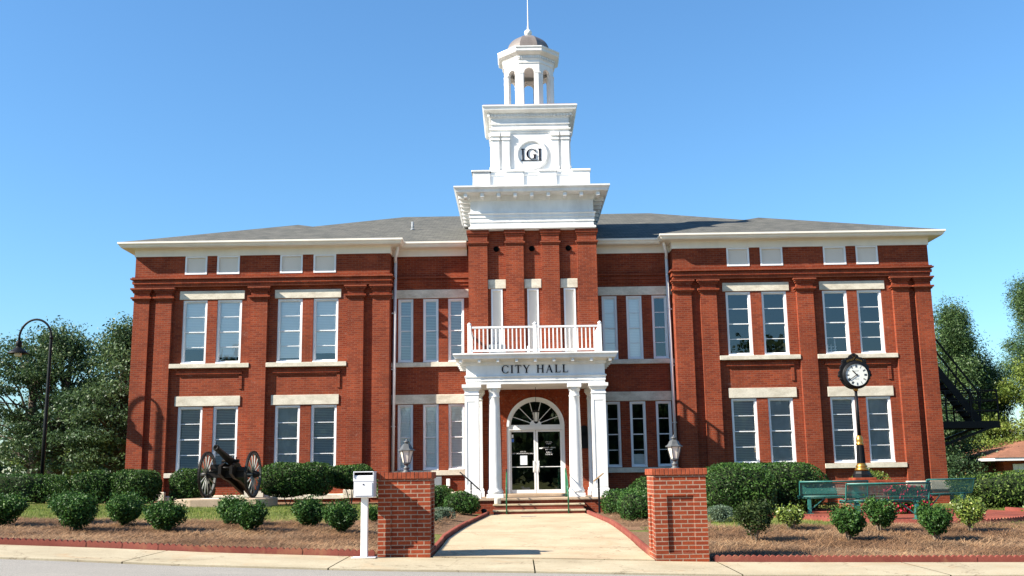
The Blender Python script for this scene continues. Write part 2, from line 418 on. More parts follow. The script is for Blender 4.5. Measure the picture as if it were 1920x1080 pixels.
# ------------------------------------------------------------------ terrain
SX = [-60, -16, -9.25, -7.5, -5.7, -3, 0, 2.6, 5, 8, 16, 60]; SZ = [1.2, .6, .31, .23, .13, .02, -.06, -.14, -.18, -.22, -.28, -.5]
BX = [-60, -20, -15, -10, -5, -2.6, -1.8, 1.8, 2.6, 5, 9, 16, 60]; BZ = [.8, .66, .62, .52, .45, .22, .12, .12, .13, .15, .15, .15, .1]
def g(x, y):
    x = np.asarray(x, float); y = np.asarray(y, float)
    s_ = np.interp(x, SX, SZ); b_ = np.interp(x, BX, BZ); t = np.clip((y+17.4)/8.0, 0, 1); t = t*t*(3-2*t)
    z = s_+(b_-s_)*t
    q = np.clip((y-8)/20, 0, 1); q = q*q*(3-2*q)
    return z - 1.3*q*np.clip((x+5)/20, 0, 1)
def G(x, y): return float(g(x, y))
def sheet(name, xs, ys, dz, mat, parent=None, mask=None, edge=None):
    """a sheet that follows the ground at height dz above it"""
    X, Y = np.meshgrid(xs, ys); 
    if edge is not None: X, Y = edge(X, Y)
    Z = g(X, Y)+dz; V = np.stack([X, Y, Z], -1).reshape(-1, 3); nx, ny = len(xs), len(ys)
    i = np.arange(nx*ny).reshape(ny, nx); F = np.stack([i[:-1, :-1], i[:-1, 1:], i[1:, 1:], i[1:, :-1]], -1).reshape(-1, 4)
    UV = V[F.ravel()][:, :2]
    return arrays_obj(name, V, F, UV, mat, parent)
xs = np.concatenate([[-900, -400, -150, -80, -50], np.arange(-36, 36.1, .4), [50, 80, 150, 400, 900]])
ys = np.concatenate([[-700, -250, -90, -50, -40, -30, -24, -21], np.arange(-19.8, 20, .4), [24, 30, 40, 60, 100, 200, 500, 900]])
gr = sheet('ground', xs, ys, 0.0, M['grass']); tag(gr, kind='structure')
# everything street-side of the edging sits on a lowered bed so the paving can lie on top
me = gr.data
for v in me.vertices:
    if v.co.y < -17.8: v.co.z -= .06
xr = np.concatenate([np.arange(-60, -16, 4), np.arange(-16, 16.1, .8), np.arange(18, 61, 4)])
o = sheet('road', xr, np.concatenate([np.arange(-60, -20, 4), [-19.62]]), -.030, M['asphalt']); tag(o, kind='structure')
# concrete gutter strip between the road and the beds, broken into slabs by joints
mb = MB()
x = -40.0
while x < 40:
    ln = 3.05
    a, b = x+.010, x+ln-.010
    sub = np.linspace(a, b, 7)
    for i in range(6):
        for (y0, y1, z0, z1) in ((-19.60, -18.9, -.004, .004), (-18.9, -17.645, .004, .012)):
            p = [(sub[i], y0, G(sub[i], y0)+z0), (sub[i+1], y0, G(sub[i+1], y0)+z0), (sub[i+1], y1, G(sub[i+1], y1)+z1), (sub[i], y1, G(sub[i], y1)+z1)]
            mb.face(p)
        q0, q1 = (sub[i], -19.60), (sub[i+1], -19.60); mb.face([(*q0, G(*q0)-.05), (*q1, G(*q1)-.05), (*q1, G(*q1)-.004), (*q0, G(*q0)-.004)])
    x += ln
o = mb.build('gutter_pavement', M['curb'], recalc=False); tag(o, kind='structure')

# walk to the steps: slabs with joints
mb = MB(); WY0, WY1 = -17.62, -3.92
def wl(y): return -2.02+(-1.42+2.02)*max(0, (y+14.0))/10.1 if y > -14 else -2.02
def wr(y): return 1.68+(1.42-1.68)*max(0, (y+14.0))/10.1 if y > -14 else 1.68
joints = [WY0, -15.4, -12.4, -9.6, -6.8, WY1]
for k in range(5):
    yy = np.linspace(joints[k]+.010, joints[k+1]-.010, 7)
    for i in range(6):
        for j in range(6):
            def q(u, y): return (wl(y)+(wr(y)-wl(y))*u, y, G(wl(y)+(wr(y)-wl(y))*u, y)+.03)
            mb.face([q(j/6, yy[i]), q((j+1)/6, yy[i]), q((j+1)/6, yy[i+1]), q(j/6, yy[i+1])])
# front lip of the walk, a low step up from the gutter
mb.face([(wl(WY0), WY0, G(-2, WY0)-.03), (wr(WY0), WY0, G(1.6, WY0)-.03), (wr(WY0), WY0, G(1.6, WY0)+.03), (wl(WY0), WY0, G(-2, WY0)+.03)])
o = mb.build('front_walk', M['walk'], recalc=False); tag(o, kind='structure')

# pine straw beds
def bed_edge(side):
    def f(X, Y):
        t = (Y+17.6)/5.4
        far = -12.9+.35*np.sin(X*.9+1)+.22*np.sin(X*2.3)+.12*np.sin(X*5.1) + (0.9 if side > 0 else 0) + (-(X+9)*.10 if side < 0 else 0)*1.0
        return X, -17.6+t*(far+17.6)
    return f
o = sheet('pine_straw_bed', np.arange(-26, -2.05, .3), np.linspace(-17.6, -12.2, 16), .008, M['mulch'], edge=bed_edge(-1)); tag(o, kind='structure')
o = sheet('pine_straw_bed', np.arange(1.75, 26, .3), np.linspace(-17.6, -12.2, 16), .008, M['mulch'], edge=bed_edge(1)); tag(o, kind='structure')
# beds along the walk and along the wall
def walkbed(x_in, w_, ya, yb):
    def f(X, Y): return X, Y
    return f
o = sheet('planting_bed', np.linspace(-4.6, -1.5, 12), np.linspace(-12.9, -.5, 30), .006, M['mulch'],
          edge=lambda X, Y: (np.where(X < -3.0, X+.35*np.sin(Y*1.1)+(Y+7)*-.05, np.minimum(X, -1.45-.0*Y-np.clip((-4-Y)/10, 0, 1)*.62)), Y)); tag(o, kind='structure')
o = sheet('planting_bed', np.linspace(1.5, 4.2, 12), np.linspace(-11.8, -.5, 30), .006, M['mulch'],
          edge=lambda X, Y: (np.where(X > 2.8, X+.3*np.sin(Y*1.3), np.maximum(X, 1.45+np.clip((-4-Y)/10, 0, 1)*.30)), Y)); tag(o, kind='structure')
o = sheet('planting_bed', np.linspace(-16, -4.7, 40), np.linspace(-3.9, .3, 10), .007, M['mulch'],
          edge=lambda X, Y: (X, np.where(Y < -3, Y+.25*np.sin(X*1.7), Y))); tag(o, kind='structure')
# brick patio round the clock
th = np.linspace(0, 2*math.pi, 60)
mb = MB()
PC = (9.2, -7.7); PRX, PRY = 3.4, 3.95
for i in range(59):
    for k in range(8):
        r0, r1 = k/8, (k+1)/8
        pts = []
        for r_, t_ in ((r0, th[i]), (r1, th[i]), (r1, th[i+1]), (r0, th[i+1])):
            sx_, sy_ = math.cos(t_), math.sin(t_); px, py = PC[0]+PRX*r_*sx_, PC[1]+PRY*r_*sy_; pts.append((px, py, G(px, py)+.03))
        mb.face(pts if k else [pts[0], pts[1], pts[2]])
o = mb.build('brick_patio', M['paver'], recalc=False); tag(o, kind='structure')

# grass blades and loose straw (uncountable)
def on_lawn(n, x0, x1, y0, y1):
    return np.stack([rng.uniform(x0, x1, n), rng.uniform(y0, y1, n)], 1)
def blades(name, P, h, wdt, mat, lying=False):
    n = len(P); z = g(P[:, 0], P[:, 1])+((.012+.035*rng.random(n)**2*(1+np.sin(P[:, 0]*3.1)*np.sin(P[:, 1]*4.3))) if lying else 0.0); a = rng.uniform(0, math.pi, n)
    d = np.stack([np.cos(a), np.sin(a), np.zeros(n)], 1); B = np.column_stack([P, z]); hh = h*(.6+.8*rng.random(n))[:, None]
    if lying:
        up = d*hh; up[:, 2] = rng.uniform(-.12, .42, n)*hh[:, 0]; B[:, 2] += .0; sd = np.stack([-np.sin(a), np.cos(a), np.zeros(n)], 1)*wdt
    else:
        up = rng.normal(scale=.35, size=(n, 3)); up[:, 2] = 1; up = norm(up)*hh; sd = d*wdt
    V = np.stack([B-sd/2, B+sd/2, B+up+sd*.15, B+up-sd*.15], 1).reshape(-1, 3); F = np.arange(n*4).reshape(n, 4)
    UV = np.repeat(np.stack([np.clip(rng.random(n)*.6+.4*(np.sin(P[:, 0]*1.3)*np.cos(P[:, 1]*1.9)*.5+.5), 0, 1), np.zeros(n)], 1), 4, 0)
    return arrays_obj(name, V, F, UV, mat)
P = np.concatenate([on_lawn(90000, -24, -2.6, -13.8, -3.0), on_lawn(70000, 2.2, 20, -12.6, -2.0)])
far_l = -12.9+.35*np.sin(P[:, 0]*.9+1)+.22*np.sin(P[:, 0]*2.3)+np.where(P[:, 0] < 0, -(P[:, 0]+9)*.10, .9)
keep = P[:, 1] > far_l-.15*rng.random(len(P))
keep &= ~(((P[:, 0]-PC[0])/(PRX+.05))**2+((P[:, 1]-PC[1])/(PRY+.05))**2 < 1)
keep &= ~((P[:, 0] > -4.4) & (P[:, 0] < 0)); keep &= ~((P[:, 0] < 4.0) & (P[:, 0] > 0) & (P[:, 1] > -11.2))
o = blades('lawn_blades', P[keep], .045, .011, M['grassblade']); tag(o, 'short green and straw coloured lawn grass behind the pine straw beds', 'grass', kind='stuff')
P = np.concatenate([on_lawn(110000, -14, -3.0, -17.55, -12.4), on_lawn(90000, 2.7, 14, -17.55, -11.6), on_lawn(6000, -4.2, -2.3, -12.4, -3.5), on_lawn(4000, 1.9, 3.8, -11, -3.5)])
o = blades('pine_straw', P, .17, .012, M['needle'], True); tag(o, 'loose brown pine straw spread over the beds beside the street', 'mulch', kind='stuff')

# scalloped red edging blocks
EW = .62
def edging_proto():
    mb = MB(); ns = 6; seg = 8; top = []; th_ = .055
    for k in range(ns):
        for j in range(seg+ (1 if k == ns-1 else 0)):
            t = j/seg; x_ = (k+t)/ns*EW; top.append((x_, .088+.034*math.sin(math.pi*t)))
    n = len(top)
    V = [(x_, y_, z_) for y_ in (0, th_) for (x_, z_) in top]+[(x_, y_, -.08) for y_ in (0, th_) for (x_, z_) in top]
    F = []
    for i in range(n-1):
        F += [(2*n+i, 2*n+i+1, i+1, i), (n+i, n+i+1, 3*n+i+1, 3*n+i), (i, i+1, n+i+1, n+i)]
    F += [(0, n, 3*n, 2*n), (n-1, 3*n-1, 4*n-1, 2*n-1)]
    mb.idx([(a+.003, b, c) for a, b, c in V], F)
    return mb.build('edging_block', M['edging'])
EP = edging_proto(); first_e = [True]
def edging_line(pts, label, group):
    """blocks end to end along a polyline"""
    out = []
    for a, b in zip(pts[:-1], pts[1:]):
        ln = math.dist(a, b); k = max(1, round(ln/EW)); 
        for i in range(k):
            p = (a[0]+(b[0]-a[0])*i/k, a[1]+(b[1]-a[1])*i/k); q = (a[0]+(b[0]-a[0])*(i+1)/k, a[1]+(b[1]-a[1])*(i+1)/k)
            o = EP if first_e[0] else EP.copy()
            if not first_e[0]: C.objects.link(o)
            first_e[0] = False
            z0, z1 = G(*p), G(*q); o.location = (p[0], p[1], z0); o.scale = (math.dist(p, q)/EW, 1, 1)
            o.rotation_euler = (R(random.uniform(-2, 2)), -math.atan2(z1-z0, math.dist(p, q)), math.atan2(q[1]-p[1], q[0]-p[0])+R(random.uniform(-.6, .6)))
            tag(o, label, 'edging', group); out.append(o)
    return out
edging_line([(-14.5, -17.60), (-3.0, -17.60)], 'scalloped red edging block in the row left of the mailbox along the gutter', 'edging blocks left of the walk along the street')
edging_line([(2.66, -17.60), (14.5, -17.60)], 'scalloped red edging block in the street row right of the right brick pillar', 'edging blocks right of the walk along the street')
edging_line([(-2.06, -16.7), (-2.06, -14.0), (-1.46, -4.0)], 'scalloped red edging block along the left side of the front walk', 'edging blocks on the left of the walk')
edging_line([(1.46, -4.0), (1.72, -14.0), (1.72, -16.7)], 'scalloped red edging block along the right side of the front walk', 'edging blocks on the right of the walk')
pp = [(PC[0]+(PRX+.04)*math.cos(a), PC[1]+(PRY+.04)*math.sin(a)) for a in np.linspace(R(170), R(370), 22)]
edging_line(pp, 'scalloped red edging block round the front of the brick patio', 'edging blocks round the patio')

# ------------------------------------------------------------------ the city hall
H = empty('city_hall', (0, 0, 0), 'two storey red brick city hall with white bell tower, pillared porch and shingle roof', 'building')
def part(mb, name, mat, parent=H, recalc=True): return mb.build(name, M[mat] if isinstance(mat, str) else mat, parent, recalc)
WY = .14     # recessed panels of the wings
CY = .65     # central wall
UP = [(11.44, 12.30), (10.22, 11.09), (8.08, 8.96), (6.82, 7.70)]
LO = [(11.47, 12.33), (10.24, 11.10), (8.09, 8.96), (6.82, 7.71)]
AT = [(11.46, 12.24), (10.31, 11.11), (8.08, 8.88), (6.90, 7.70)]
PIERS = [(13.45, 14.0), (12.66, 13.22), (9.29, 9.87), (5.91, 6.48), (5.0, 5.60)]
def mir(s, a, b): return (a, b) if s > 0 else (-b, -a)
CWL = [(-4.77, -4.23), (-3.88, -3.33), (-2.99, -2.42)]; CWR = [(2.50, 3.04), (3.37, 3.93), (4.28, 4.83)]
TW = [(-1.42, -1.02), (-.17, .23), (1.10, 1.51)]
wm = MB()
for s in (-1, 1):
    hs = [(*mir(s, a, b), 5.27, 7.53) for a, b in UP]+[(*mir(s, a, b), 1.53, 3.79) for a, b in LO]
    x0, x1 = mir(s, 5.0, 14.0)
    wm.wall(x0, x1, -.4, 7.98, WY, .30, hs)
    wm.wall(x0, x1, 7.98, 9.2, 0, .30, [(*mir(s, a, b), 8.42, 9.09) for a, b in AT])
    wm.face([(x0, 0, 7.98), (x0, WY, 7.98), (x1, WY, 7.98), (x1, 0, 7.98)])
    # sides of the wing, flush sheets
    xo, xi = s*14.0, s*5.0
    wm.face([(xo, 0, 7.98), (xo, 18, 7.98), (xo, 18, 9.2), (xo, 0, 9.2)]); wm.face([(xo, WY, -1.6), (xo, 18, -1.6), (xo, 18, 7.98), (xo, WY, 7.98)])
    wm.face([(xi, WY, -.4), (xi, CY, -.4), (xi, CY, 7.98), (xi, WY, 7.98)]); wm.face([(xi, 0, 7.98), (xi, CY, 7.98), (xi, CY, 9.2), (xi, 0, 9.2)])
    # panel of corbelled brick under the upper sills
    for a, b in ((6.72, 9.06), (10.13, 12.42)):
        a, b = mir(s, a, b)
        wm.box(a, b, WY-.075, WY, 4.905, 5.02); wm.box(a+.10, b-.10, WY-.04, WY, 4.835, 4.905); wm.box(b-.11, b-.002, WY-.035, WY, 4.38, 4.835)
    # belt: stepped courses on all sides of the wing
    path = [(-14.0, 18), (-14.0, 0), (-5.0, 0), (-5.0, CY)] if s < 0 else [(5.0, CY), (5.0, 0), (14.0, 0), (14.0, 18)]
    wm.sweep(path, [(-.02, 8.00), (.02, 8.00), (.02, 8.10), (.065, 8.10), (.065, 8.20), (.035, 8.20), (.035, 8.255), (.125, 8.255), (.125, 8.305), (.08, 8.305), (.08, 8.345), (-.02, 8.36)])
wm.face([(-14, 18, -1.6), (14, 18, -1.6), (14, 18, 9.2), (-14, 18, 9.2)])
for s, ws in ((-1, CWL), (1, CWR)):
    x0, x1 = mir(s, 2.15, 5.0)
    wm.wall(x0, x1, -.4, 9.3, CY, .3, [(a, b, 5.26, 7.54) for a, b in ws]+[(a, b, 1.50, 3.78) for a, b in ws])
    wm.sweep([(x0, CY), (x1, CY)], [(-.02, 8.0), (.04, 8.0), (.04, 8.12), (.08, 8.12), (.08, 8.20), (.04, 8.20), (.04, 8.27), (.11, 8.27), (.11, 8.33), (-.02, 8.34)])
part(wm, 'brick_wall', 'brick')
# piers, each one a part
for s in (-1, 1):
    for k, (a, b) in enumerate(PIERS):
        a, b = mir(s, a, b)
        mb = MB(); mb.box(a, b, 0, WY, -.4, 7.98)
        path = [(a, WY), (a, 0), (b, 0), (b, WY)]
        mb.sweep(path, [(-.01, 7.52), (.045, 7.52), (.045, 7.575), (.09, 7.575), (.09, 7.635), (-.01, 7.64)])
        mb.sweep(path, [(-.01, 7.79), (.04, 7.79), (.04, 7.85), (.075, 7.85), (.075, 7.90), (.11, 7.90), (.11, 7.955), (-.01, 7.96)])
        part(mb, 'pier', 'brick')
        mb = MB(); mb.sweep(path, [(-.01, .62), (.05, .62), (.05, .88), (.03, .90), (-.01, .90)]); part(mb, 'pier_base', 'stone')
# stone: lintels, sills, water table
def slab(name, x0, x1, y0, y1, z0, z1, mat='stone', b=.008):
    mb = MB(); mb.bbox(x0, x1, y0, y1, z0, z1, b); return part(mb, name, mat)
for s in (-1, 1):
    for a, b in ((6.72, 9.06), (10.13, 12.42)): a, b = mir(s, a, b); slab('lintel', a, b, WY-.035, WY+.25, 7.545, 7.85)
    for a, b in ((6.75, 9.10), (10.17, 12.44)): a, b = mir(s, a, b); slab('lintel', a, b, WY-.035, WY+.25, 3.80, 4.14)
    for a, b in ((6.485, 9.285), (9.875, 12.655)):
        a, b = mir(s, a, b); slab('window_sill', a, b, -.03, WY+.06, 5.11, 5.262); slab('window_sill', a, b, -.03, WY+.06, 1.365, 1.522)
    x0, x1 = mir(s, 2.25, 4.995)
    for z0, z1 in ((7.555, 7.865), (3.79, 4.12)): slab('lintel', x0, x1, CY-.03, CY+.25, z0, z1)
    for z0, z1 in ((5.09, 5.25), (1.32, 1.49)): slab('window_sill', x0, x1, CY-.10, CY+.06, z0, z1)
mb = MB()
mb.sweep([(-14.0, 18), (-14.0, WY), (-5.0, WY), (-5.0, CY), (-2.2, CY)], [(-.02, .60), (.10, .60), (.10, .73), (-.02, .77)])
mb.sweep([(2.2, CY), (5.0, CY), (5.0, WY), (14.0, WY), (14.0, 18)], [(-.02, .60), (.10, .60), (.10, .73), (-.02, .77)])
part(mb, 'water_table', 'stone')

# eaves: fascia gutter, soffit, frieze board
GUT = [(.0, 9.085), (.035, 9.085), (.035, 9.30), (.06, 9.335), (.40, 9.345), (.40, 9.365), (.43, 9.375), (.45, 9.42), (.50, 9.47), (.50, 9.53), (.46, 9.53), (.0, 9.50)]
mb = MB()
mb.sweep([(-14.0, 18), (-14.0, 0), (-5.0, 0), (-5.0, CY), (-2.3, CY)], GUT)
mb.sweep([(2.35, CY), (5.0, CY), (5.0, 0), (14.0, 0), (14.0, 18)], GUT)
part(mb, 'eaves', 'eave')

# roof
mb = MB(); ez = 9.53
def rf(pts):
    a, b, c = Vector(pts[0]), Vector(pts[1]), Vector(pts[2]); n = (b-a).cross(c-a).normalized()
    u = Vector((0, 0, 1)).cross(n); u = u.normalized() if u.length > .01 else Vector((1, 0, 0)); v = n.cross(u)
    mb.face(pts, 0, False, [(Vector(p).dot(u), Vector(p).dot(v)) for p in pts])
E0, E1 = -14.46, 14.46; yb = 18.4; yf = .16
RL, RR = (-5.5, 9.1, 12.74), (5.5, 9.1, 12.74)
rf([(E0, yf, ez), (E1, yf, ez), RR, RL]); rf([(E0, yb, ez), (E0, yf, ez), RL]); rf([(E1, yf, ez), (E1, yb, ez), RR]); rf([(E1, yb, ez), (E0, yb, ez), RL, RR])
for s in (-1, 1):
    a0, a1 = (s*14.46, s*4.54); ap = (s*9.5, 5.6, 11.58); bk = (s*9.5, 8.5, 11.58)
    rf([(a0, -.46, ez+.004), (a1, -.46, ez+.004), ap])
    rf([(a0, -.46, ez+.004), ap, bk, (a0, 8.5, ez+.004)]); rf([(a1, -.46, ez+.004), (a1, 8.5, ez+.004), bk, ap])
part(mb, 'roof', 'shingle', recalc=False)
mb = MB(); mb.lathe([(.05, 0), (.05, .45)], (-4.6, 3.9, 10.75), 10); mb.lathe([(.11, 0), (.055, .08)], (-4.6, 3.9, 10.85), 10); part(mb, 'vent_pipe', 'grey')

# windows
def ring_(mb, x0, x1, z0, z1, y0, y1, t, mat=0, tb=None, tt=None):
    tb = t if tb is None else tb; tt = t if tt is None else tt
    mb.box(x0, x0+t, y0, y1, z0, z1, mat); mb.box(x1-t, x1, y0, y1, z0, z1, mat)
    mb.box(x0+t, x1-t, y0, y1, z0, z0+tb, mat); mb.box(x0+t, x1-t, y0, y1, z1-tt, z1, mat)
def window(x0, x1, z0, z1, y, blinds=0, bmat='blind', casing=.062, rows=4, label=None):
    """outer casing set in the opening, sliding sashes, glass, blind"""
    mb = MB(); ring_(mb, x0+.004, x1-.004, z0+.004, z1-.004, y+.035, y+.18, casing, tb=.05)
    mb.bbox(x0+.004, x1-.004, y-.02, y+.12, z0+.004, z0+.045, .006)
    fr = part(mb, 'window', 'trim')
    if label: fr['label'] = label
    a0, a1, c0, c1 = x0+casing, x1-casing, z0+.05, z1-casing; zm = (c0+c1)/2
    mb = MB(); st = .034
    ring_(mb, a0, a1, zm-.015, c1, y+.085, y+.120, st); ring_(mb, a0, a1, c0, zm+.02, y+.122, y+.158, st, tb=.055)
    hh = (c1-zm)/2
    mb.box(a0+st, a1-st, y+.088, y+.118, zm+hh-.011, zm+hh+.011); mb.box(a0+st, a1-st, y+.125, y+.155, c0+hh-.004, c0+hh+.018)
    mb.build('sash', M['trim'], fr)
    mb = MB(); mb.face([(a0+st, y+.104, zm), (a1-st, y+.104, zm), (a1-st, y+.104, c1-st), (a0+st, y+.104, c1-st)])
    mb.face([(a0+st, y+.140, c0+.05), (a1-st, y+.140, c0+.05), (a1-st, y+.140, zm), (a0+st, y+.140, zm)])
    mb.build('pane', M['glass'], fr, recalc=False)
    if blinds > 0:
        zb = c1-(c1-c0)*blinds
        mb = MB(); mb.box(a0+.01, a1-.01, y+.166, y+.170, zb, c1); mb.box(a0+.01, a1-.01, y+.163, y+.18, zb-.025, zb); mb.build('blind', M[bmat], fr)
    return fr
ULB = [(.76, 'blind'), (.90, 'blind'), (.93, 'blind'), (.86, 'blind')]
LLB = [(1.0, 'dimblind'), (1.0, 'dimblind'), (.99, 'sheer'), (.98, 'dimblind')]
for k, (a, b) in enumerate(UP):
    window(-b, -a, 5.27, 7.53, WY, *ULB[k]); window(a, b, 5.27, 7.53, WY, 0)
LRB = [(1.0, 'sheer'), (1.0, 'dimblind'), (1.0, 'sheer'), (.99, 'dimblind')]
for k, (a, b) in enumerate(LO):
    window(-b, -a, 1.53, 3.79, WY, *LLB[k]); window(a, b, 1.53, 3.79, WY, *LRB[k])
for k, (a, b) in enumerate(CWL):
    window(a, b, 5.26, 7.54, CY, .99, 'dimblind'); window(a, b, 1.50, 3.78, CY, .99, 'blind')
for k, (a, b) in enumerate(CWR):
    window(a, b, 5.26, 7.54, CY, (.99, .99, 0)[k], 'blind' if k < 2 else 'dimblind'); window(a, b, 1.50, 3.78, CY, (0, 0, 0)[k], 'dimblind')
mb = MB(); c1r = [(3.45, 3.85, 1.56, 1.95)]
for x0_, x1_, z0_, z1_ in c1r: mb.box(x0_, x1_, CY+.26, CY+.27, z0_, z1_)
part(mb, 'blind', 'blind')
def boarded(x0, x1, z0, z1, y):
    mb = MB(); ring_(mb, x0+.003, x1-.003, z0+.003, z1-.003, y-.014, y+.09, .06); fr = part(mb, 'window', 'trim')
    mb = MB(); mb.box(x0+.06, x1-.06, y+.045, y+.06, z0+.06, z1-.06); mb.build('panel', M['shade'], fr)
for s in (-1, 1):
    for a, b in AT: boarded(*mir(s, a, b), 8.42, 9.09, 0)
for a, b in TW: boarded(a, b, 5.12, 7.655, -.45)
# near-black boxes behind the glass, unlit rooms put into the colour
mb = MB()
for x0, x1, y0 in ((-13.9, -5.2, WY+.42), (5.2, 13.9, WY+.42), (-4.98, -2.2, CY+.42), (2.25, 4.98, CY+.42)):
    for z0, z1 in ((.9, 4.6), (4.62, 7.95)):
        D_ = 2.6
        mb.face([(x0, y0+D_, z0), (x1, y0+D_, z0), (x1, y0+D_, z1), (x0, y0+D_, z1)]); mb.face([(x0, y0-.12, z0), (x1, y0-.12, z0), (x1, y0+D_, z0), (x0, y0+D_, z0)])
        mb.face([(x0, y0-.12, z1), (x1, y0-.12, z1), (x1, y0+D_, z1), (x0, y0+D_, z1)])
        mb.face([(x0, y0-.12, z0), (x0, y0+D_, z0), (x0, y0+D_, z1), (x0, y0-.12, z1)]); mb.face([(x1, y0-.12, z0), (x1, y0+D_, z0), (x1, y0+D_, z1), (x1, y0-.12, z1)])
part(mb, 'room', 'interior', recalc=False)
# a stack of white shelving seen through the upper right window
mb = MB()
for x_ in (10.40, 10.52, 10.66): mb.box(x_, x_+.03, .55, .60, 5.30, 5.66+.18*(x_ > 10.6))
for z_ in (5.36, 5.46, 5.57): mb.box(10.36, 10.72, .54, .62, z_, z_+.02)
part(mb, 'shelf', 'white')

# downspouts
for s in (-1, 1):
    mb = MB(); xt = s*4.86; 
    mb.tube([(s*4.72, CY-.52, 9.38), (s*4.74, CY-.50, 9.26), (xt-.0*s, CY-.16, 9.02), (xt, CY-.09, 8.85)] , .058, 10)
    mb.tube([(xt, CY-.09, 8.86), (s*4.93, CY-.09, .35)], .058, 10)
    for z_ in (7.0, 5.0, 3.0, 1.2): mb.box(s*4.91-.07, s*4.91+.07, CY-.15, CY, z_, z_+.03)
    part(mb, 'downspout', 'white')
for x0_, x1_, z0_, z1_, d_ in ((-3.50, -3.22, .93, 1.27, .12), (-3.06, -2.93, .95, 1.20, .10)):
    mb = MB(); mb.bbox(x0_, x1_, CY-d_, CY+.01, z0_, z1_, .01); mb.tube([((x0_+x1_)/2, CY-.05, z0_), ((x0_+x1_)/2, CY-.05, .3)], .015, 6)
    part(mb, 'meter_box', 'grey' if x0_ < -3.2 else 'white')

# ---- tower shaft
tc = .04; TX0, TX1 = -2.17, 2.25
mb = MB()
mb.wall(TX0, TX1, 5.0, 9.72, -.45, .25, [(a, b, 5.12, 7.655) for a, b in TW])
for x_ in (TX0, TX1):
    mb.face([(x_, -.45, .3), (x_, 3.6, .3), (x_, 3.6, 9.72), (x_, -.45, 9.72)])
mb.face([(TX0, 3.6, 9), (TX1, 3.6, 9), (TX1, 3.6, 9.72), (TX0, 3.6, 9.72)])
# wall behind the porch with the arched opening
ay, ax0, ax1, asp, ar = -.30, tc-.985, tc+.985, 2.92, .985
mb.face([(TX0, ay, .3), (ax0, ay, .3), (ax0, ay, 5.0), (TX0, ay, 5.0)]); mb.face([(ax1, ay, .3), (TX1, ay, .3), (TX1, ay, 5.0), (ax1, ay, 5.0)])
N = 24; arc = [(tc+ar*math.cos(math.pi-math.pi*i/N), asp+ar*math.sin(math.pi*i/N)) for i in range(N+1)]
for i in range(N):
    (a, b), (c, d) = arc[i], arc[i+1]
    mb.face([(a, ay, b), (c, ay, d), (c, ay, 5.0), (a, ay, 5.0)]); mb.face([(a, ay, b), (a, ay+.25, b), (c, ay+.25, d), (c, ay, d)])
for x_ in (ax0, ax1): mb.face([(x_, ay, .3), (x_, ay+.25, .3), (x_, ay+.25, asp), (x_, ay, asp)])
part(mb, 'tower_wall', 'brick')
# rings of brick voussoirs over the arch
mb = MB()
for k, (r0, r1) in enumerate(((1.0, 1.13), (1.145, 1.275), (1.29, 1.42))):
    nb = int(math.pi*r1/.075)
    for i in range(nb):
        a0, a1 = math.pi*(i+.07)/nb, math.pi*(i+.93)/nb
        q = [(tc+r_*math.cos(t_), asp+r_*math.sin(t_)) for r_, t_ in ((r0, a0), (r1, a0), (r1, a1), (r0, a1))]
        u0 = random.random()*9
        mb.face([(x_, ay-.006, z_) for x_, z_ in q], 0, False, [(u0, .02), (u0+.05, .02), (u0+.05, .05), (u0, .05)])
part(mb, 'brick_arch', 'brick', recalc=False)
for k, (a, b) in enumerate(((-2.19, -1.53), (-.89, -.27), (.36, .97), (1.60, 2.27))):
    mb = MB(); mb.box(a, b, -.60, -.45, 5.0, 9.72); path = [(a, -.45), (a, -.60), (b, -.60), (b, -.45)]
    if k == 0: path = [(a, .6)]+path
    if k == 3: path = path+[(b, .6)]
    mb.sweep(path, [(-.01, 9.20), (.03, 9.20), (.03, 9.25), (.055, 9.25), (.055, 9.30), (-.01, 9.31)])
    mb.sweep(path, [(-.01, 9.52), (.025, 9.52), (.025, 9.60), (.06, 9.60), (.06, 9.72), (-.01, 9.72)])
    part(mb, 'pilaster', 'brick')
for a, b in ((-1.52, -.90), (-.26, .33), (.99, 1.59)): slab('lintel', a, b, -.50, -.30, 7.665, 7.98)
for x_ in (-1.22, .02, 1.30):
    mb = MB(); mb.lathe([(.10, 0), (.10, .012)], (x_, -.452, 9.07), 20, axis=(0, -1, 0)); part(mb, 'vent_hole', 'hole')  # flat black disc, the hole's darkness is only its colour
def sq(h, cx_=.045, cy_=1.5): return [(cx_-h, cy_-h), (cx_+h, cy_-h), (cx_+h, cy_+h), (cx_-h, cy_+h)]
# ---- lower entablature
mb = MB()
mb.sweep(sq(2.15), [(-1, 9.722), (.04, 9.722), (.075, 9.75), (.075, 9.80), (.03, 9.83), (.0, 9.84), (.0, 9.98), (.025, 9.99), (.025, 10.14), (.05, 10.15), (.05, 10.25), (.085, 10.28), (.085, 10.31), (.02, 10.34), (0, 10.36),
                    (0, 10.76), (.03, 10.78), (.07, 10.86), (.10, 10.93), (.46, 10.95), (.48, 10.97), (.50, 11.05), (.56, 11.12), (.56, 11.17), (-.30, 11.24), (-1, 11.24)], True, ring=False)
part(mb, 'tower_entablature', 'white')
for s in range(4):
    for k in range(9):
        u = -1+2*k/8
        if k == 0 and s: pass
        mb = MB(); T = Matrix.Translation((.045, 1.5, 0)) @ Matrix.Rotation(s*math.pi/2, 4, 'Z')
        x_ = u*2.30
        if s and k in (0,): continue
        if s == 2: continue
        mb.bbox(x_-.062, x_+.062, -2.56, -2.16, 10.80, 10.945, .008, T=T); part(mb, 'modillion', 'white')
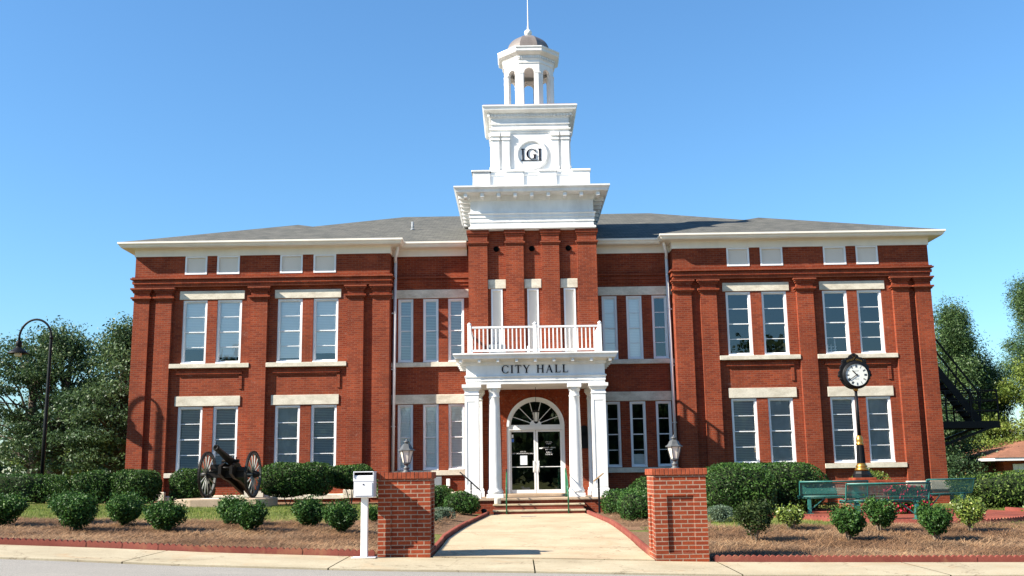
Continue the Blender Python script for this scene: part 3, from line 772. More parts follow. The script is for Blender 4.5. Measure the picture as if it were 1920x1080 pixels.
# ---- parapet with taller blocks
mb = MB(); mb.sweep(sq(2.02), [(-.6, 11.2), (.04, 11.2), (.04, 11.30), (0, 11.32), (0, 11.70), (.03, 11.73), (.03, 11.79), (-.6, 11.80)], True)
part(mb, 'parapet', 'white')
for s in range(4):
    for k in range(4):
        if s and k == 0: continue
        if s == 2: continue
        mb = MB(); T = Matrix.Translation((.045, 1.5, 0)) @ Matrix.Rotation(s*math.pi/2, 4, 'Z'); x_ = (-1.76, -.58, .58, 1.76)[k]
        mb.box(x_-.31, x_+.31, -2.07, -1.45, 11.2, 11.84, T=T); mb.bbox(x_-.35, x_+.35, -2.11, -1.41, 11.842, 11.91, .01, T=T); part(mb, 'parapet_block', 'white')
# ---- stage with the monogram
mb = MB(); h2 = 1.38
mb.sweep(sq(h2), [(-.4, 11.3), (.06, 11.3), (.06, 12.0), (.10, 12.02), (.10, 12.08), (0, 12.10), (0, 13.50), (.03, 13.51), (.03, 13.58), (.09, 13.61), (.09, 13.66), (.02, 13.68), (.02, 13.80), (.06, 13.82), (.06, 13.86), (.03, 13.87), (.03, 14.06), (.06, 14.07), (.06, 14.10),
     (.07, 14.10), (.07, 14.20), (.12, 14.22), (.20, 14.27), (.29, 14.30), (.30, 14.36), (.34, 14.42), (.34, 14.46), (.28, 14.465)], True, ring=False)
for s in range(4):
    T = Matrix.Translation((.045, 1.5, 0)) @ Matrix.Rotation(s*math.pi/2, 4, 'Z')
    n = 26
    for k in range(n):
        x_ = -1.50+3.0*k/(n-1); mb.box(x_-.034, x_+.034, -(h2+.12), -(h2+.06), 14.105, 14.195, T=T)
part(mb, 'clock_stage', 'white')
mb = MB(); mb.sweep(sq(h2+.31), [(0, 14.47), (0, 14.485), (-.60, 14.60), (-1.4, 14.60)], True, ring=False); part(mb, 'tower_roof', 'copper2')
for s in range(4):
    T = Matrix.Translation((.045, 1.5, 0)) @ Matrix.Rotation(s*math.pi/2, 4, 'Z')
    for a, b in ((-1.40, -1.12), (-1.02, -.75), (.75, 1.02), (1.12, 1.40)):
        if s == 2: continue
        mb = MB(); mb.box(a, b, -(h2+.07), -h2+.01, 12.10, 13.36, T=T); mb.box(a-.02, b+.02, -(h2+.10), -h2+.01, 13.22, 13.28, T=T)
        mb.box(a-.03, b+.03, -(h2+.12), -h2+.01, 13.36, 13.50, T=T); mb.box(a-.02, b+.02, -(h2+.10), -h2+.01, 12.10, 12.22, T=T); part(mb, 'pilaster', 'white')
# monogram disc
ly = 1.5-h2; lcx, lcz = .09, 12.67
mb = MB(); mb.lathe([(.60, 0), (.60, .05), (.56, .085), (.50, .085), (.47, .06), (.47, .03), (.0, .03)], (lcx, ly, lcz), 56, axis=(0, -1, 0), smooth=False, caps=False)
disc = part(mb, 'monogram_disc', 'white')

# ---- serif lettering
def glyph(ch):
    """strokes in a box 1 high: list of polygons (x,z); returns polys, width"""
    P = []; t, h = .175, .07     # thick, thin
    def rect(a, b, c, d): P.append([(a, c), (b, c), (b, d), (a, d)])
    def serif(x_, z_, w_=.16): rect(x_-w_, x_+w_, z_-.022 if z_ > .5 else z_, z_ if z_ > .5 else z_+.044) if False else rect(x_-w_, x_+w_, (z_-.045 if z_ > .5 else z_), (z_ if z_ > .5 else z_+.045))
    def line(x0, z0, x1, z1, w_): 
        dx, dz = x1-x0, z1-z0; l_ = math.hypot(dx, dz); hx = w_/2*l_/max(.3, abs(dz)) ; P.append([(x0-hx, z0), (x0+hx, z0), (x1+hx, z1), (x1-hx, z1)])
    def arc(cx_, cz_, rx, rz, a0, a1, tk, tn, n=26):
        for i in range(n):
            q = []
            for u in (i/n, (i+1)/n):
                a = R(a0+(a1-a0)*u); tt = tn+(tk-tn)*abs(math.cos(a))**1.6
                q.append(((cx_+rx*math.cos(a), cz_+rz*math.sin(a)), (cx_+(rx-tt)*math.cos(a), cz_+(rz-tt*.55)*math.sin(a))))
            P.append([q[0][0], q[1][0], q[1][1], q[0][1]])
    if ch == 'I': rect(.16-t/2, .16+t/2, 0, 1); serif(.16, 0, .16); serif(.16, 1, .16); return P, .32
    if ch == 'T': rect(.40-t/2, .40+t/2, 0, 1); serif(.40, 0, .17); rect(0, .80, .945, 1); rect(0, .045, .78, 1); rect(.755, .80, .78, 1); return P, .80
    if ch == 'L': rect(.16-t/2, .16+t/2, 0, 1); serif(.16, 0, .16); serif(.16, 1, .16); rect(.16, .68, 0, .055); P.append([(.60, .05), (.66, .0), (.72, .26), (.69, .26)]); return P, .72
    if ch == 'H':
        for x_ in (.16, .78): rect(x_-t/2, x_+t/2, 0, 1); serif(x_, 0, .16); serif(x_, 1, .16)
        rect(.16, .78, .49, .545); return P, .94
    if ch == 'A': line(.10, .0, .44, 1, h); line(.76, 0, .42, 1, t); rect(.22, .64, .32, .37); serif(.10, 0, .12); serif(.78, 0, .15); return P, .92
    if ch == 'Y': rect(.42-t/2, .42+t/2, 0, .50); line(.42, .46, .10, 1, t*.9); line(.43, .46, .74, 1, h); serif(.42, 0, .16); serif(.10, 1, .14); serif(.75, 1, .11); return P, .84
    if ch in 'CG':
        arc(.50, .5, .50, .52, 42, 318, .185, .07); rect(.83, .87, .70, .96)
        if ch == 'C': rect(.84, .87, .06, .26)
        else: rect(.80-t/2, .80+t/2, .02, .44); serif(.80, .40, .15)
        return P, .92
    return P, .4
def letter(ch, x, z, h, y, parent, mat, depth=.03, wid=1.0):
    polys, wd = glyph(ch); mb = MB()
    for k, p in enumerate(polys):
        e = .0006*k; f = [(x+a*h*wid, y-depth-e, z+b*h) for a, b in p]; b_ = [(q[0], y, q[2]) for q in f]; n = len(p)
        mb.idx(f+b_, [tuple(range(n))]+[(i, (i+1) % n, n+(i+1) % n, n+i) for i in range(n)])
    o = mb.build('letter', mat, parent, recalc=True); return wd*h*wid
# L, G, I: the L's foot runs on under the G
yl = ly-.032
mb = MB(); mb.box(-.255, -.195, yl-.016, yl, 12.465, 12.88); mb.box(-.295, -.15, yl-.017, yl, 12.862, 12.885); mb.box(-.295, .30, yl-.017, yl, 12.435, 12.463); mb.build('letter', M['navy'], disc)
letter('G', -.10, 12.505, .37, yl, disc, M['navy'], .016, 1.02)
letter('I', .325, 12.435, .45, yl, disc, M['navy'], .016, .85)

# ---- belfry
def octo(ap, cx_=.06, cy_=1.5):
    r_ = ap/math.cos(math.pi/8); return [(cx_+r_*math.cos(a), cy_+r_*math.sin(a)) for a in [math.pi/8+i*math.pi/4 for i in range(8)]]
ap = .92; mb = MB()
mb.sweep(octo(ap), [(-.15, 14.5), (.03, 14.5), (.03, 14.68), (-.15, 14.68)], True)
mb.sweep(octo(ap), [(-.14, 16.34), (.0, 16.34), (.0, 16.38), (.025, 16.39), (.025, 16.52), (.05, 16.53), (.05, 16.56), (.03, 16.57), (.03, 16.66), (.08, 16.69), (.12, 16.72), (.20, 16.77), (.22, 16.80), (.22, 16.88), (.25, 16.93), (.25, 16.97), (-.10, 17.05), (-.14, 17.05)], True, ring=False)
mb.sweep(octo(.80), [(0, 16.5), (-.80, 16.52)], True, ring=False)
# eight arched faces, pierced
fw = ap*math.tan(math.pi/8)
for k in range(8):
    T = Matrix.Translation((.06, 1.5, 0)) @ Matrix.Rotation(k*math.pi/4, 4, 'Z')
    hw, sp, n = .185, 16.02, 12; yo, yi = -ap, -ap+.13
    ar_ = [(hw*math.cos(math.pi-math.pi*i/n), sp+hw*math.sin(math.pi*i/n)) for i in range(n+1)]
    def fc(p): mb.face([T @ Vector(q) for q in p])
    for y_, e in ((yo, fw), (yi, (ap-.13)*math.tan(math.pi/8))):
        fc([(-e, y_, 14.68), (-hw, y_, 14.68), (-hw, y_, 16.34), (-e, y_, 16.34)]); fc([(hw, y_, 14.68), (e, y_, 14.68), (e, y_, 16.34), (hw, y_, 16.34)])
        for i in range(n): fc([(ar_[i][0], y_, ar_[i][1]), (ar_[i+1][0], y_, ar_[i+1][1]), (ar_[i+1][0], y_, 16.34), (ar_[i][0], y_, 16.34)])
    for i in range(n): fc([(ar_[i][0], yo, ar_[i][1]), (ar_[i][0], yi, ar_[i][1]), (ar_[i+1][0], yi, ar_[i+1][1]), (ar_[i+1][0], yo, ar_[i+1][1])])
    for s in (-1, 1): fc([(s*hw, yo, 14.68), (s*hw, yi, 14.68), (s*hw, yi, sp), (s*hw, yo, sp)])
    # impost blocks and small pilaster faces
    for s in (-1, 1): mb.box(min(s*.20, s*.36), max(s*.20, s*.36), -ap-.03, -ap, 15.99, 16.045, T=T); mb.box(min(s*.215, s*.35), max(s*.215, s*.35), -ap-.018, -ap, 14.68, 15.99, T=T)
    for j in range(9): x_ = -.36+.72*j/8; mb.box(x_-.024, x_+.024, -ap-.075, -ap-.03, 16.575, 16.655, T=T)
part(mb, 'belfry', 'white')
# domed roof in eight facets, ball, spire
mb = MB(); prof = [(.80*math.cos(a), 17.04+.78*math.sin(a)) for a in np.linspace(0, R(84), 10)]
mb.lathe([(p[0]/math.cos(math.pi/8), p[1]) for p in prof], (.06, 1.5, 0), 8, phase=.5, smooth=False); part(mb, 'dome', 'copper')
mb = MB(); mb.lathe([(.085, 0), (.05, .05), (.07, .08), (.125, .13), (.15, .21), (.125, .29), (.05, .34), (.032, .36), (.04, .42), (.028, .50), (.024, .6), (.015, 1.6), (.006, 2.3)], (.07, 1.5, 17.78), 16)
part(mb, 'spire', 'white')

# ---- porch
PX0, PX1, PYF = -2.48, 2.52, -3.15; fz = .60
mb = MB(); mb.box(PX0, PX1, PYF+.02, CY-.005, -.2, fz-.07); part(mb, 'porch_base', 'brick')
mb = MB(); mb.bbox(PX0-.03, PX1+.03, PYF-.03, .6, fz-.07, fz, .012); mb.bbox(tc-1.15, tc+1.15, -1.3, -.1, fz+.001, fz+.085, .01); part(mb, 'porch_floor', 'slab')
for k in range(2):
    z1 = fz-.165*(k+1); y0 = PYF-.40*(k+1)
    mb = MB(); mb.box(tc-1.37, tc+1.37, y0+.03, PYF+.019, -.2, z1-.05); mb.bbox(tc-1.40, tc+1.40, y0, PYF+.0-.03-.40*k*0, z1-.05, z1, .01, 1)
    mb.build('step', [M['paver'], M['curb']], H)
def column(x, y):
    mb = MB()
    prof = [(.215, .0), (.215, .0)]
    pts = [(.225, .13), (.25, .16), (.26, .19), (.25, .225), (.225, .25), (.22, .27), (.208, .30)]
    for i in range(11):
        u = i/10; pts.append((.204-.042*u**1.7, .32+(3.12-.32)*u))
    pts += [(.170, 3.13), (.182, 3.15), (.170, 3.17), (.162, 3.19), (.162, 3.30), (.180, 3.32), (.195, 3.38), (.205, 3.41)]
    mb.lathe(pts, (x, y, fz), 32); col = part(mb, 'column', 'white')
    mb = MB(); mb.bbox(x-.265, x+.265, y-.265, y+.265, fz+.001, fz+.13, .012); mb.build('column_base', M['white'], col)
    mb = MB(); mb.bbox(x-.225, x+.225, y-.225, y+.225, fz+3.41, fz+3.54, .012); mb.build('capital', M['white'], col)
column(-1.30, -2.72); column(1.245, -2.72)
def pier(x, y, w_, name='porch_pier', deep=None):
    mb = MB(); d = deep or w_; pth = [(x-w_/2, y-d/2), (x+w_/2, y-d/2), (x+w_/2, y+d/2), (x-w_/2, y+d/2)]
    mb.sweep(pth, [(-w_/2+.02, 0+fz), (.055, fz), (.055, fz+.16), (.035, fz+.18), (.035, fz+.24), (0, fz+.28), (0, fz+3.20), (.02, fz+3.21), (.02, fz+3.25), (0, fz+3.26), (0, fz+3.34), (.03, fz+3.36), (.06, fz+3.42), (.085, fz+3.44), (.085, fz+3.54), (-w_/2+.02, fz+3.54)], True, ring=False)
    part(mb, name, 'white')
    # sunk panel look: raised stiles on the front
    mb = MB(); e = w_/2
    for a, b in ((-e, -e+.07), (e-.07, e)): mb.box(x+a, x+b, y-d/2-.012, y-d/2, fz+.42, fz+3.0)
    mb.box(x-e, x+e, y-d/2-.012, y-d/2, fz+.30, fz+.42); mb.box(x-e, x+e, y-d/2-.012, y-d/2, fz+3.0, fz+3.12); part(mb, 'pier_panel', 'white')
pier(-2.01, -2.72, .44); pier(2.00, -2.72, .44)
pier(-1.93, -.42, .34, deep=.24); pier(1.98, -.42, .34, deep=.24)
# entablature: front and sides back to the tower
mb = MB(); ex = 2.20; pth = [(-ex+.02, .5), (-ex+.02, -2.93), (ex+.02, -2.93), (ex+.02, .5)]
mb.sweep(pth, [(-.44, 4.142), (.0, 4.142), (.0, 4.235), (.02, 4.24), (.02, 4.34), (.05, 4.37), (.05, 4.40), (0, 4.43), (0, 4.74), (.03, 4.76), (.05, 4.80), (.05, 4.86), (.10, 4.90), (.32, 4.91), (.34, 4.93), (.36, 5.0), (.40, 5.05), (.40, 5.095), (-.44, 5.12)], False)
mb.box(-ex+.4, ex-.4, -2.55, -.455, 4.16, 4.20); mb.box(-ex+.4, ex-.4, -2.55, -.455, 4.98, 5.10)
ent = part(mb, 'porch_entablature', 'white')
for k in range(9):
    x_ = -2.34+4.72*k/8; mb = MB(); mb.bbox(x_-.045, x_+.045, -3.22, -2.97, 4.81, 4.905, .006); part(mb, 'modillion', 'white')
for s in (-1, 1):
    for k in range(4):
        y_ = -2.4+.6*k; xa, xb = mir(s, 2.24, 2.50); mb = MB(); mb.bbox(xa, xb, y_-.045, y_+.045, 4.81, 4.905, .006); part(mb, 'modillion', 'white')
lx = -1.05; lh = .245; txt = 'CITY HALL'
adv = []
for ch in txt:
    if ch == ' ': lx += .16; continue
    lx += letter(ch, lx, 4.485, lh, -2.932, ent, M['navy'], .02, 1.0)+.062
# railing on the porch roof
rl = MB(); ry = -2.86
def rail_run(a, b, n):
    rl = MB(); a, b = Vector(a), Vector(b)
    for z_, w_, h_ in ((5.97, .075, .055), (5.22, .055, .06)): rl.bar(a+Vector((0, 0, z_)), b+Vector((0, 0, z_)), w_, h_)
    r_ = part(rl, 'railing', 'white')
    for i in range(n):
        p = a+(b-a)*(i+1)/(n+1); q = MB(); q.box(p.x-.02, p.x+.02, p.y-.02, p.y+.02, 5.25, 5.945); q.build('baluster', M['white'], r_)
rail_run((-2.02, ry, 0), (-.03, ry, 0), 14); rail_run((.09, ry, 0), (2.05, ry, 0), 14)
rail_run((-2.07, ry+.06, 0), (-2.07, -.62, 0), 14); rail_run((2.11, ry+.06, 0), (2.11, -.62, 0), 14)
for x_ in (-2.07, .03, 2.11):
    mb = MB(); mb.bbox(x_-.055, x_+.055, ry-.055, ry+.055, 5.10, 6.05, .01); mb.lathe([(.065, 0), (.07, .02), (.05, .05), (.02, .075), (0.004, .08)], (x_, ry, 6.05), 14); part(mb, 'railing_post', 'white')
mb = MB(); mb.bbox(-1.50, -.93, -.92, -.62, 5.14, 5.66, .02); mb.box(-1.44, -1.0, -.93, -.92, 5.2, 5.6); part(mb, 'equipment_box', 'grey')
mb = MB(); mb.bbox(-.20, -.12, -.72, -.62, 5.3, 5.62, .01); part(mb, 'equipment_box', 'white')
# deck flashing
mb = MB(); mb.box(-2.5, 2.5, -3.2, -.46, 5.121, 5.124)
# doors and fanlight
dy = -.16
mb = MB(); mb.box(ax0, ax0+.085, ay+.03, dy+.06, fz+.085, asp); mb.box(ax1-.085, ax1, ay+.03, dy+.06, fz+.085, asp); mb.box(ax0+.085, ax1-.085, ay+.035, dy+.06, 2.80, asp+.0)
for i in range(N):
    a0, a1 = math.pi*i/N, math.pi*(i+1)/N
    for r0, r1, y0_, y1_ in ((.985, .90, ay-.015, dy+.06), (.90, .84, ay+.05, dy+.05)):
        p = [(tc+r_*math.cos(a), asp+r_*math.sin(a)) for r_, a in ((r0, a0), (r0, a1), (r1, a1), (r1, a0))]
        f = [(q[0], y0_, q[1]) for q in p]; b_ = [(q[0], y1_, q[1]) for q in p]
        mb.idx(f+b_, [(0, 1, 2, 3), (0, 1, 5, 4), (1, 2, 6, 5), (2, 3, 7, 6), (3, 0, 4, 7)])
mb.box(tc-.84, tc+.84, ay+.05, dy+.05, asp+.001, asp+.05)
door = part(mb, 'door_frame', 'trim')
mb = MB()
for dg in (22, 49, 77, 103, 131, 158):
    a = R(dg); mb.bar((tc+.20*math.cos(a), dy-.03, asp+.05+.20*math.sin(a)), (tc+.85*math.cos(a), dy-.03, asp+.03+.82*math.sin(a)), .022, .020)
hub = [(tc+.20*math.cos(math.pi*i/14), asp+.05+.17*math.sin(math.pi*i/14)) for i in range(15)]
mb.idx([(p[0], dy-.05, p[1]) for p in hub]+[(p[0], dy+.0, p[1]) for p in hub], [tuple(range(15))]+[(i, i+1, 16+i, 15+i) for i in range(14)])
mb.build('fanlight_bars', M['trim'], door)
mb = MB(); fan = [(tc+.86*math.cos(math.pi*i/20), asp+.02+.86*math.sin(math.pi*i/20)) for i in range(21)]
mb.face([(p[0], dy-.005, p[1]) for p in fan]); mb.build('fanlight_pane', M['glass'], door, recalc=False)
def text_obj(s_, size, loc, mat, parent, align='CENTER', ext=.0, rot=(math.pi/2, 0, 0), name='lettering'):
    cu = bpy.data.curves.new('t', 'FONT'); cu.body = s_; cu.size = size; cu.align_x = align; cu.extrude = ext; cu.space_line = 1.15
    to = bpy.data.objects.new('t', cu); C.objects.link(to); bpy.context.view_layer.update()
    me = bpy.data.meshes.new_from_object(to.evaluated_get(bpy.context.evaluated_depsgraph_get())); bpy.data.objects.remove(to)
    me.materials.clear(); me.materials.append(mat); o = bpy.data.objects.new(name, me); C.objects.link(o); o.location = loc; o.rotation_euler = rot; o.parent = parent; return o
for s in (-1, 1):
    x0, x1 = (tc-.895, tc-.006) if s < 0 else (tc+.006, tc+.895)
    mb = MB(); ring_(mb, x0, x1, fz+.09, 2.795, dy-.02, dy+.025, .066, tb=.11, tt=.06); mb.box(x0+.066, x1-.066, dy-.015, dy+.02, 1.548, 1.570)
    leaf_o = part(mb, 'door_leaf', 'trim')
    mb = MB(); mb.face([(x0+.06, dy, fz+.19), (x1-.06, dy, fz+.19), (x1-.06, dy, 2.74), (x0+.06, dy, 2.74)]); mb.build('door_pane', M['glass'], leaf_o, recalc=False)
    mb = MB(); xh = tc+s*.075; 
    mb.tube([(xh, dy-.02, 1.42), (xh, dy-.09, 1.42), (xh, dy-.09, 1.72), (xh, dy-.02, 1.72)], .016, 8); mb.box(xh-.035, xh+.035, dy-.028, dy-.02, 1.38, 1.76); mb.build('handle', M['alu'], leaf_o)
    if s < 0:
        mb = MB(); mb.box(-.50, -.26, dy-.012, dy-.006, 1.63, 1.94); mb.build('notice', M['poster'], leaf_o)
        text_obj('CITY OF\nLOCUST GROVE MUNICIPAL BUILDING', .052, (-.40, dy-.01, 2.055), M['whitetext'], leaf_o)
        mb = MB(); mb.box(-.79, -.71, dy-.008, dy-.005, 2.40, 2.50); mb.build('sticker', NT('blue_sticker').set((.05, .15, .5), .5, .3), leaf_o)
        mb = MB(); mb.box(-.78, -.72, dy-.008, dy-.005, 2.54, 2.65); mb.build('sticker', M['whitetext'], leaf_o)
    else:
        text_obj('CITY HALL\nHOURS', .05, (.48, dy-.01, 2.37), M['whitetext'], leaf_o)
        text_obj('MONDAY - FRIDAY\n8:00 - 5:00', .055, (.48, dy-.01, 2.18), M['whitetext'], leaf_o)
        text_obj('PLEASE\nCOME IN', .06, (.48, dy-.01, 2.02), M['whitetext'], leaf_o)
        mb = MB(); mb.box(.15, .26, dy-.03, dy-.006, 2.16, 2.20); mb.build('sticker', M['whitetext'], leaf_o)
mb = MB(); D_ = 4
mb.box(ax0+.02, ax1-.02, dy+.3, dy+.31+D_, fz, fz+.02)
for p in ([(TX0+.05, dy+D_, .4), (TX1-.05, dy+D_, .4), (TX1-.05, dy+D_, 4.9), (TX0+.05, dy+D_, 4.9)], [(TX0+.05, ay+.26, 4.9), (TX1-.05, ay+.26, 4.9), (TX1-.05, dy+D_, 4.9), (TX0+.05, dy+D_, 4.9)],
          [(TX0+.05, ay+.26, .4), (TX0+.05, dy+D_, .4), (TX0+.05, dy+D_, 4.9), (TX0+.05, ay+.26, 4.9)], [(TX1-.05, ay+.26, .4), (TX1-.05, dy+D_, .4), (TX1-.05, dy+D_, 4.9), (TX1-.05, ay+.26, 4.9)]): mb.face(p)
part(mb, 'lobby', 'interior', recalc=False)
# memorial tablet beside the door
mb = MB(); mb.bbox(1.52, 1.86, ay-.03, ay-.002, 2.15, 2.75, .01); mb.lathe([(.17, 0), (.17, .028)], (1.69, ay-.002, 2.75), 24, axis=(0, -1, 0)); part(mb, 'wall_tablet', 'black')

# ------------------------------------------------------------------ lanterns, lamp, clock, rails ...
def porch_lantern():
    e = empty('hanging_lantern', (.04, -1.45, 0), 'small black lantern hanging on a chain under the porch in front of the fanlight', 'lantern')
    mb = MB(); mb.tube([(0, 0, 4.15), (0, 0, 3.42)], .008, 6); mb.build('chain', M['black'], e)
    mb = MB(); mb.lathe([(.02, 3.44), (.05, 3.40), (.14, 3.34), (.14, 3.32), (.11, 3.32)], n=6, smooth=False); mb.lathe([(.075, 3.02), (.06, 2.98), (.02, 2.95)], n=6, smooth=False)
    for k in range(6):
        a = k*math.pi/3; mb.bar((.11*math.cos(a), .11*math.sin(a), 3.32), (.075*math.cos(a), .075*math.sin(a), 3.02), .012, .012)
    mb.build('frame', M['black'], e)
    mb = MB(); mb.lathe([(.070, 3.02), (.104, 3.32)], n=6, smooth=False); mb.build('lamp_glass', M['lampglass'], e)
porch_lantern()
def post_lantern(x, y, z, label):
    e = empty('pillar_lantern', (x, y, z), label, 'lantern', 'lanterns on the brick pillars')
    mb = MB(); mb.lathe([(.075, 0), (.075, .015), (.05, .03), (.045, .06), (.055, .07), (.055, .085), (.035, .10), (.03, .13), (.05, .145), (.065, .155), (.03, .165)], n=16); mb.build('stem', M['lampgrey'], e)
    mb = MB(); mb.lathe([(.062, .165), (.115, .375)], n=6, smooth=False); mb.build('lamp_glass', M['lampglass'], e)
    mb = MB()
    for k in range(6):
        a = k*math.pi/3; c_, s_ = math.cos(a), math.sin(a); mb.bar((.067*c_, .067*s_, .165), (.120*c_, .120*s_, .375), .012, .012)
    mb.lathe([(.072, .160), (.072, .175)], n=6, smooth=False)
    mb.lathe([(.148, .372), (.152, .380), (.148, .390), (.120, .402), (.098, .430), (.082, .468), (.052, .490), (.045, .494)], n=6, smooth=False)
    mb.lathe([(.045, .492), (.03, .505), (.05, .518), (.058, .526), (.03, .545), (.012, .56), (.012, .575), (.003, .585)], n=12); mb.build('frame', M['lampgrey'], e)
def brick_pillar(x0, x1, y0, y1, z0, zt, label):
    e = empty('brick_pillar', ((x0+x1)/2, (y0+y1)/2, z0), label, 'pillar', 'brick pillars at the entrance')
    hx, hy = (x1-x0)/2, (y1-y0)/2; ht = zt-z0; mb = MB(); zc = ht-.11
    px_, pz0, pz1 = .215, .17, ht-.45; dp = .035
    # four faces, each with a sunk panel
    for k in range(4):
        T = Matrix.Rotation(k*math.pi/2, 4, 'Z'); q = MB(); q.wall(-hx, hx, -.15, zc, -hy, dp, [(-hx+px_, hx-px_, pz0, pz1)])
        q.face([(-hx+px_, -hy+dp, pz0), (hx-px_, -hy+dp, pz0), (hx-px_, -hy+dp, pz1), (-hx+px_, -hy+dp, pz1)])
        mb.v_off = len(mb.v)
        for f in q.f: 
            pts = [q.v[i] for i in f]; mb.face([T @ Vector(p) for p in pts], 0, False, [(p[0]+.11+k*.11, p[2]) for p in pts] if abs(pts[0][1]-pts[2][1]) < 1e-6 else None)
    mb.build('shaft', M['brick_new'], e, recalc=False)
    mb = MB(); o_ = .03
    # rowlock cap: individual headers
    nb = 13; wdt = (2*(hx+o_))/nb
    for k in range(nb):
        jit = random.uniform(-.003, .003); a = -hx-o_+k*wdt
        mb.bbox(a+.004, a+wdt-.004, -hy-o_+jit, -.004, zc+.004, ht+random.uniform(-.003, .002), .004); mb.bbox(a+.004, a+wdt-.004, .004, hy+o_+jit, zc+.004, ht+random.uniform(-.003, .002), .004)
    mb.box(-hx-o_+.012, hx+o_-.012, -hy-o_+.012, hy+o_-.012, zc+.001, ht-.008, 1)
    mb.build('cap', [M['capbrick'], M['mortar']], e)
s_ = NT('cap_brick'); c_ = s_.ramp(s_.noise(7, 2), (.35, (.17, .034, .014)), (.65, (.27, .062, .027))); s_.bump(s_.noise(60, 3), .4, .004); M['capbrick'] = s_.set(s_.mix(.7, c_, s_.ramp(s_.noise(60, 3), (.3, (.8, .8, .8)), (.7, (1.2, 1.2, 1.2))), 'MULTIPLY'), .85, .2)
M['mortar'] = NT('mortar').set((.34, .22, .16), .9, .1)
brick_pillar(-2.94, -2.06, -17.64, -16.76, 0.0, 1.41, 'shorter brick entrance pillar behind the white drop box, half in shade')
brick_pillar(1.70, 2.58, -17.64, -16.76, -.14, 1.41, 'taller sunlit brick entrance pillar on the right of the walk')
post_lantern(-2.51, -17.2, 1.405, 'grey lantern on the brick pillar beside the white drop box')
post_lantern(2.14, -17.2, 1.405, 'grey lantern on the brick pillar right of the walk')

def drop_box():
    x0, y0, z0 = -3.13, -17.84, G(-3.12, -17.85)+.012
    e = empty('drop_box', (x0, y0, z0), 'white metal payment drop box on a square post by the left brick pillar', 'mailbox')
    mb = MB(); mb.bbox(-.055, .055, -.055, .055, .012, .99, .006); mb.build('post', M['trim'], e)
    mb = MB(); mb.bbox(-.20, .20, -.13, .13, 0, .014, .004); mb.build('base_plate', M['trim'], e)
    mb = MB(); b0, b1 = .98, 1.385
    # body with sloped hood and a black sheet for the slot's dark inside
    prof = [(-.17, b0), (-.17, 1.325), (-.12, b1), (.20, b1), (.20, b0)]
    n = len(prof); V = [(sx*.162, p[0], p[1]) for sx in (-1, 1) for p in prof]
    mb.idx(V, [tuple(range(n)), tuple(range(2*n-1, n-1, -1))]+[(i, (i+1) % n, n+(i+1) % n, n+i) for i in range(n)])
    mb.bbox(-.170, .170, -.175, -.155, 1.235, 1.315, .004); mb.bbox(-.168, .168, -.19, .205, b1-.004, b1+.012, .005)
    for s in (-1, 1): mb.box(s*.162-.006, s*.162+.006, -.19, -.10, 1.30, b1)
    mb.build('body', M['mailbox'], e)
    mb = MB(); mb.face([(-.150, -.166, 1.336), (.150, -.166, 1.336), (.150, -.128, b1-.006), (-.150, -.128, b1-.006)]); mb.build('slot', M['hole'], e, recalc=False)
    mb = MB(); mb.bbox(-.145, .145, -.180, -.170, 1.0, 1.215, .004); mb.build('door', M['mailbox'], e)
    mb = MB(); mb.lathe([(.012, 0), (.012, .006)], (.0, -.180, 1.185), 12, axis=(0, -1, 0)); mb.build('lock', M['black'], e)
drop_box()

def street_lamp():
    x0, y0 = -16.22, -1.30; z0 = G(x0, y0)
    e = empty('street_lamp', (x0, y0, z0), 'tall black street lamp with curved gooseneck arm over the left hedge', 'street lamp')
    H_ = 5.62-z0+.15
    mb = MB(); mb.lathe([(.16, 0), (.16, .12), (.12, .16), (.10, .5), (.11, .55), (.085, .60), (.07, .75)], n=16); mb.build('base', M['black'], e)
    # in the lamp's own frame the arm arches towards -x
    top = 6.08-z0; rr = .54
    pts = [(0, 0, .7), (.0, 0, 2.5), (0, 0, top)]+[(-rr+rr*math.cos(a), 0, top+rr*1.15*math.sin(a)) for a in np.linspace(R(8), R(180), 18)]+[(-2*rr, 0, top-.10)]
    mb = MB(); mb.tube(pts, [.065, .06, .05]+[.036]*19, 12); mb.lathe([(.058, 0), (.058, .10)], (0, 0, top-.05), 14); mb.build('pole', M['black'], e)
    hx, hz = -2*rr, top-.10
    mb = MB(); mb.lathe([(.04, .02), (.085, -.02), (.10, -.06), (.10, -.16), (.07, -.20), (.10, -.23), (.16, -.28), (.27, -.36), (.33, -.42), (.33, -.435), (.26, -.40)], (hx, 0, hz), 24, caps=False); mb.build('lamp_shade', M['black'], e)
    mb = MB(); mb.lathe([(.10, -.36), (.11, -.42), (.115, -.50), (.09, -.52)], (hx, 0, hz), 20); mb.build('lamp_glass', M['lampglass'], e)
street_lamp()

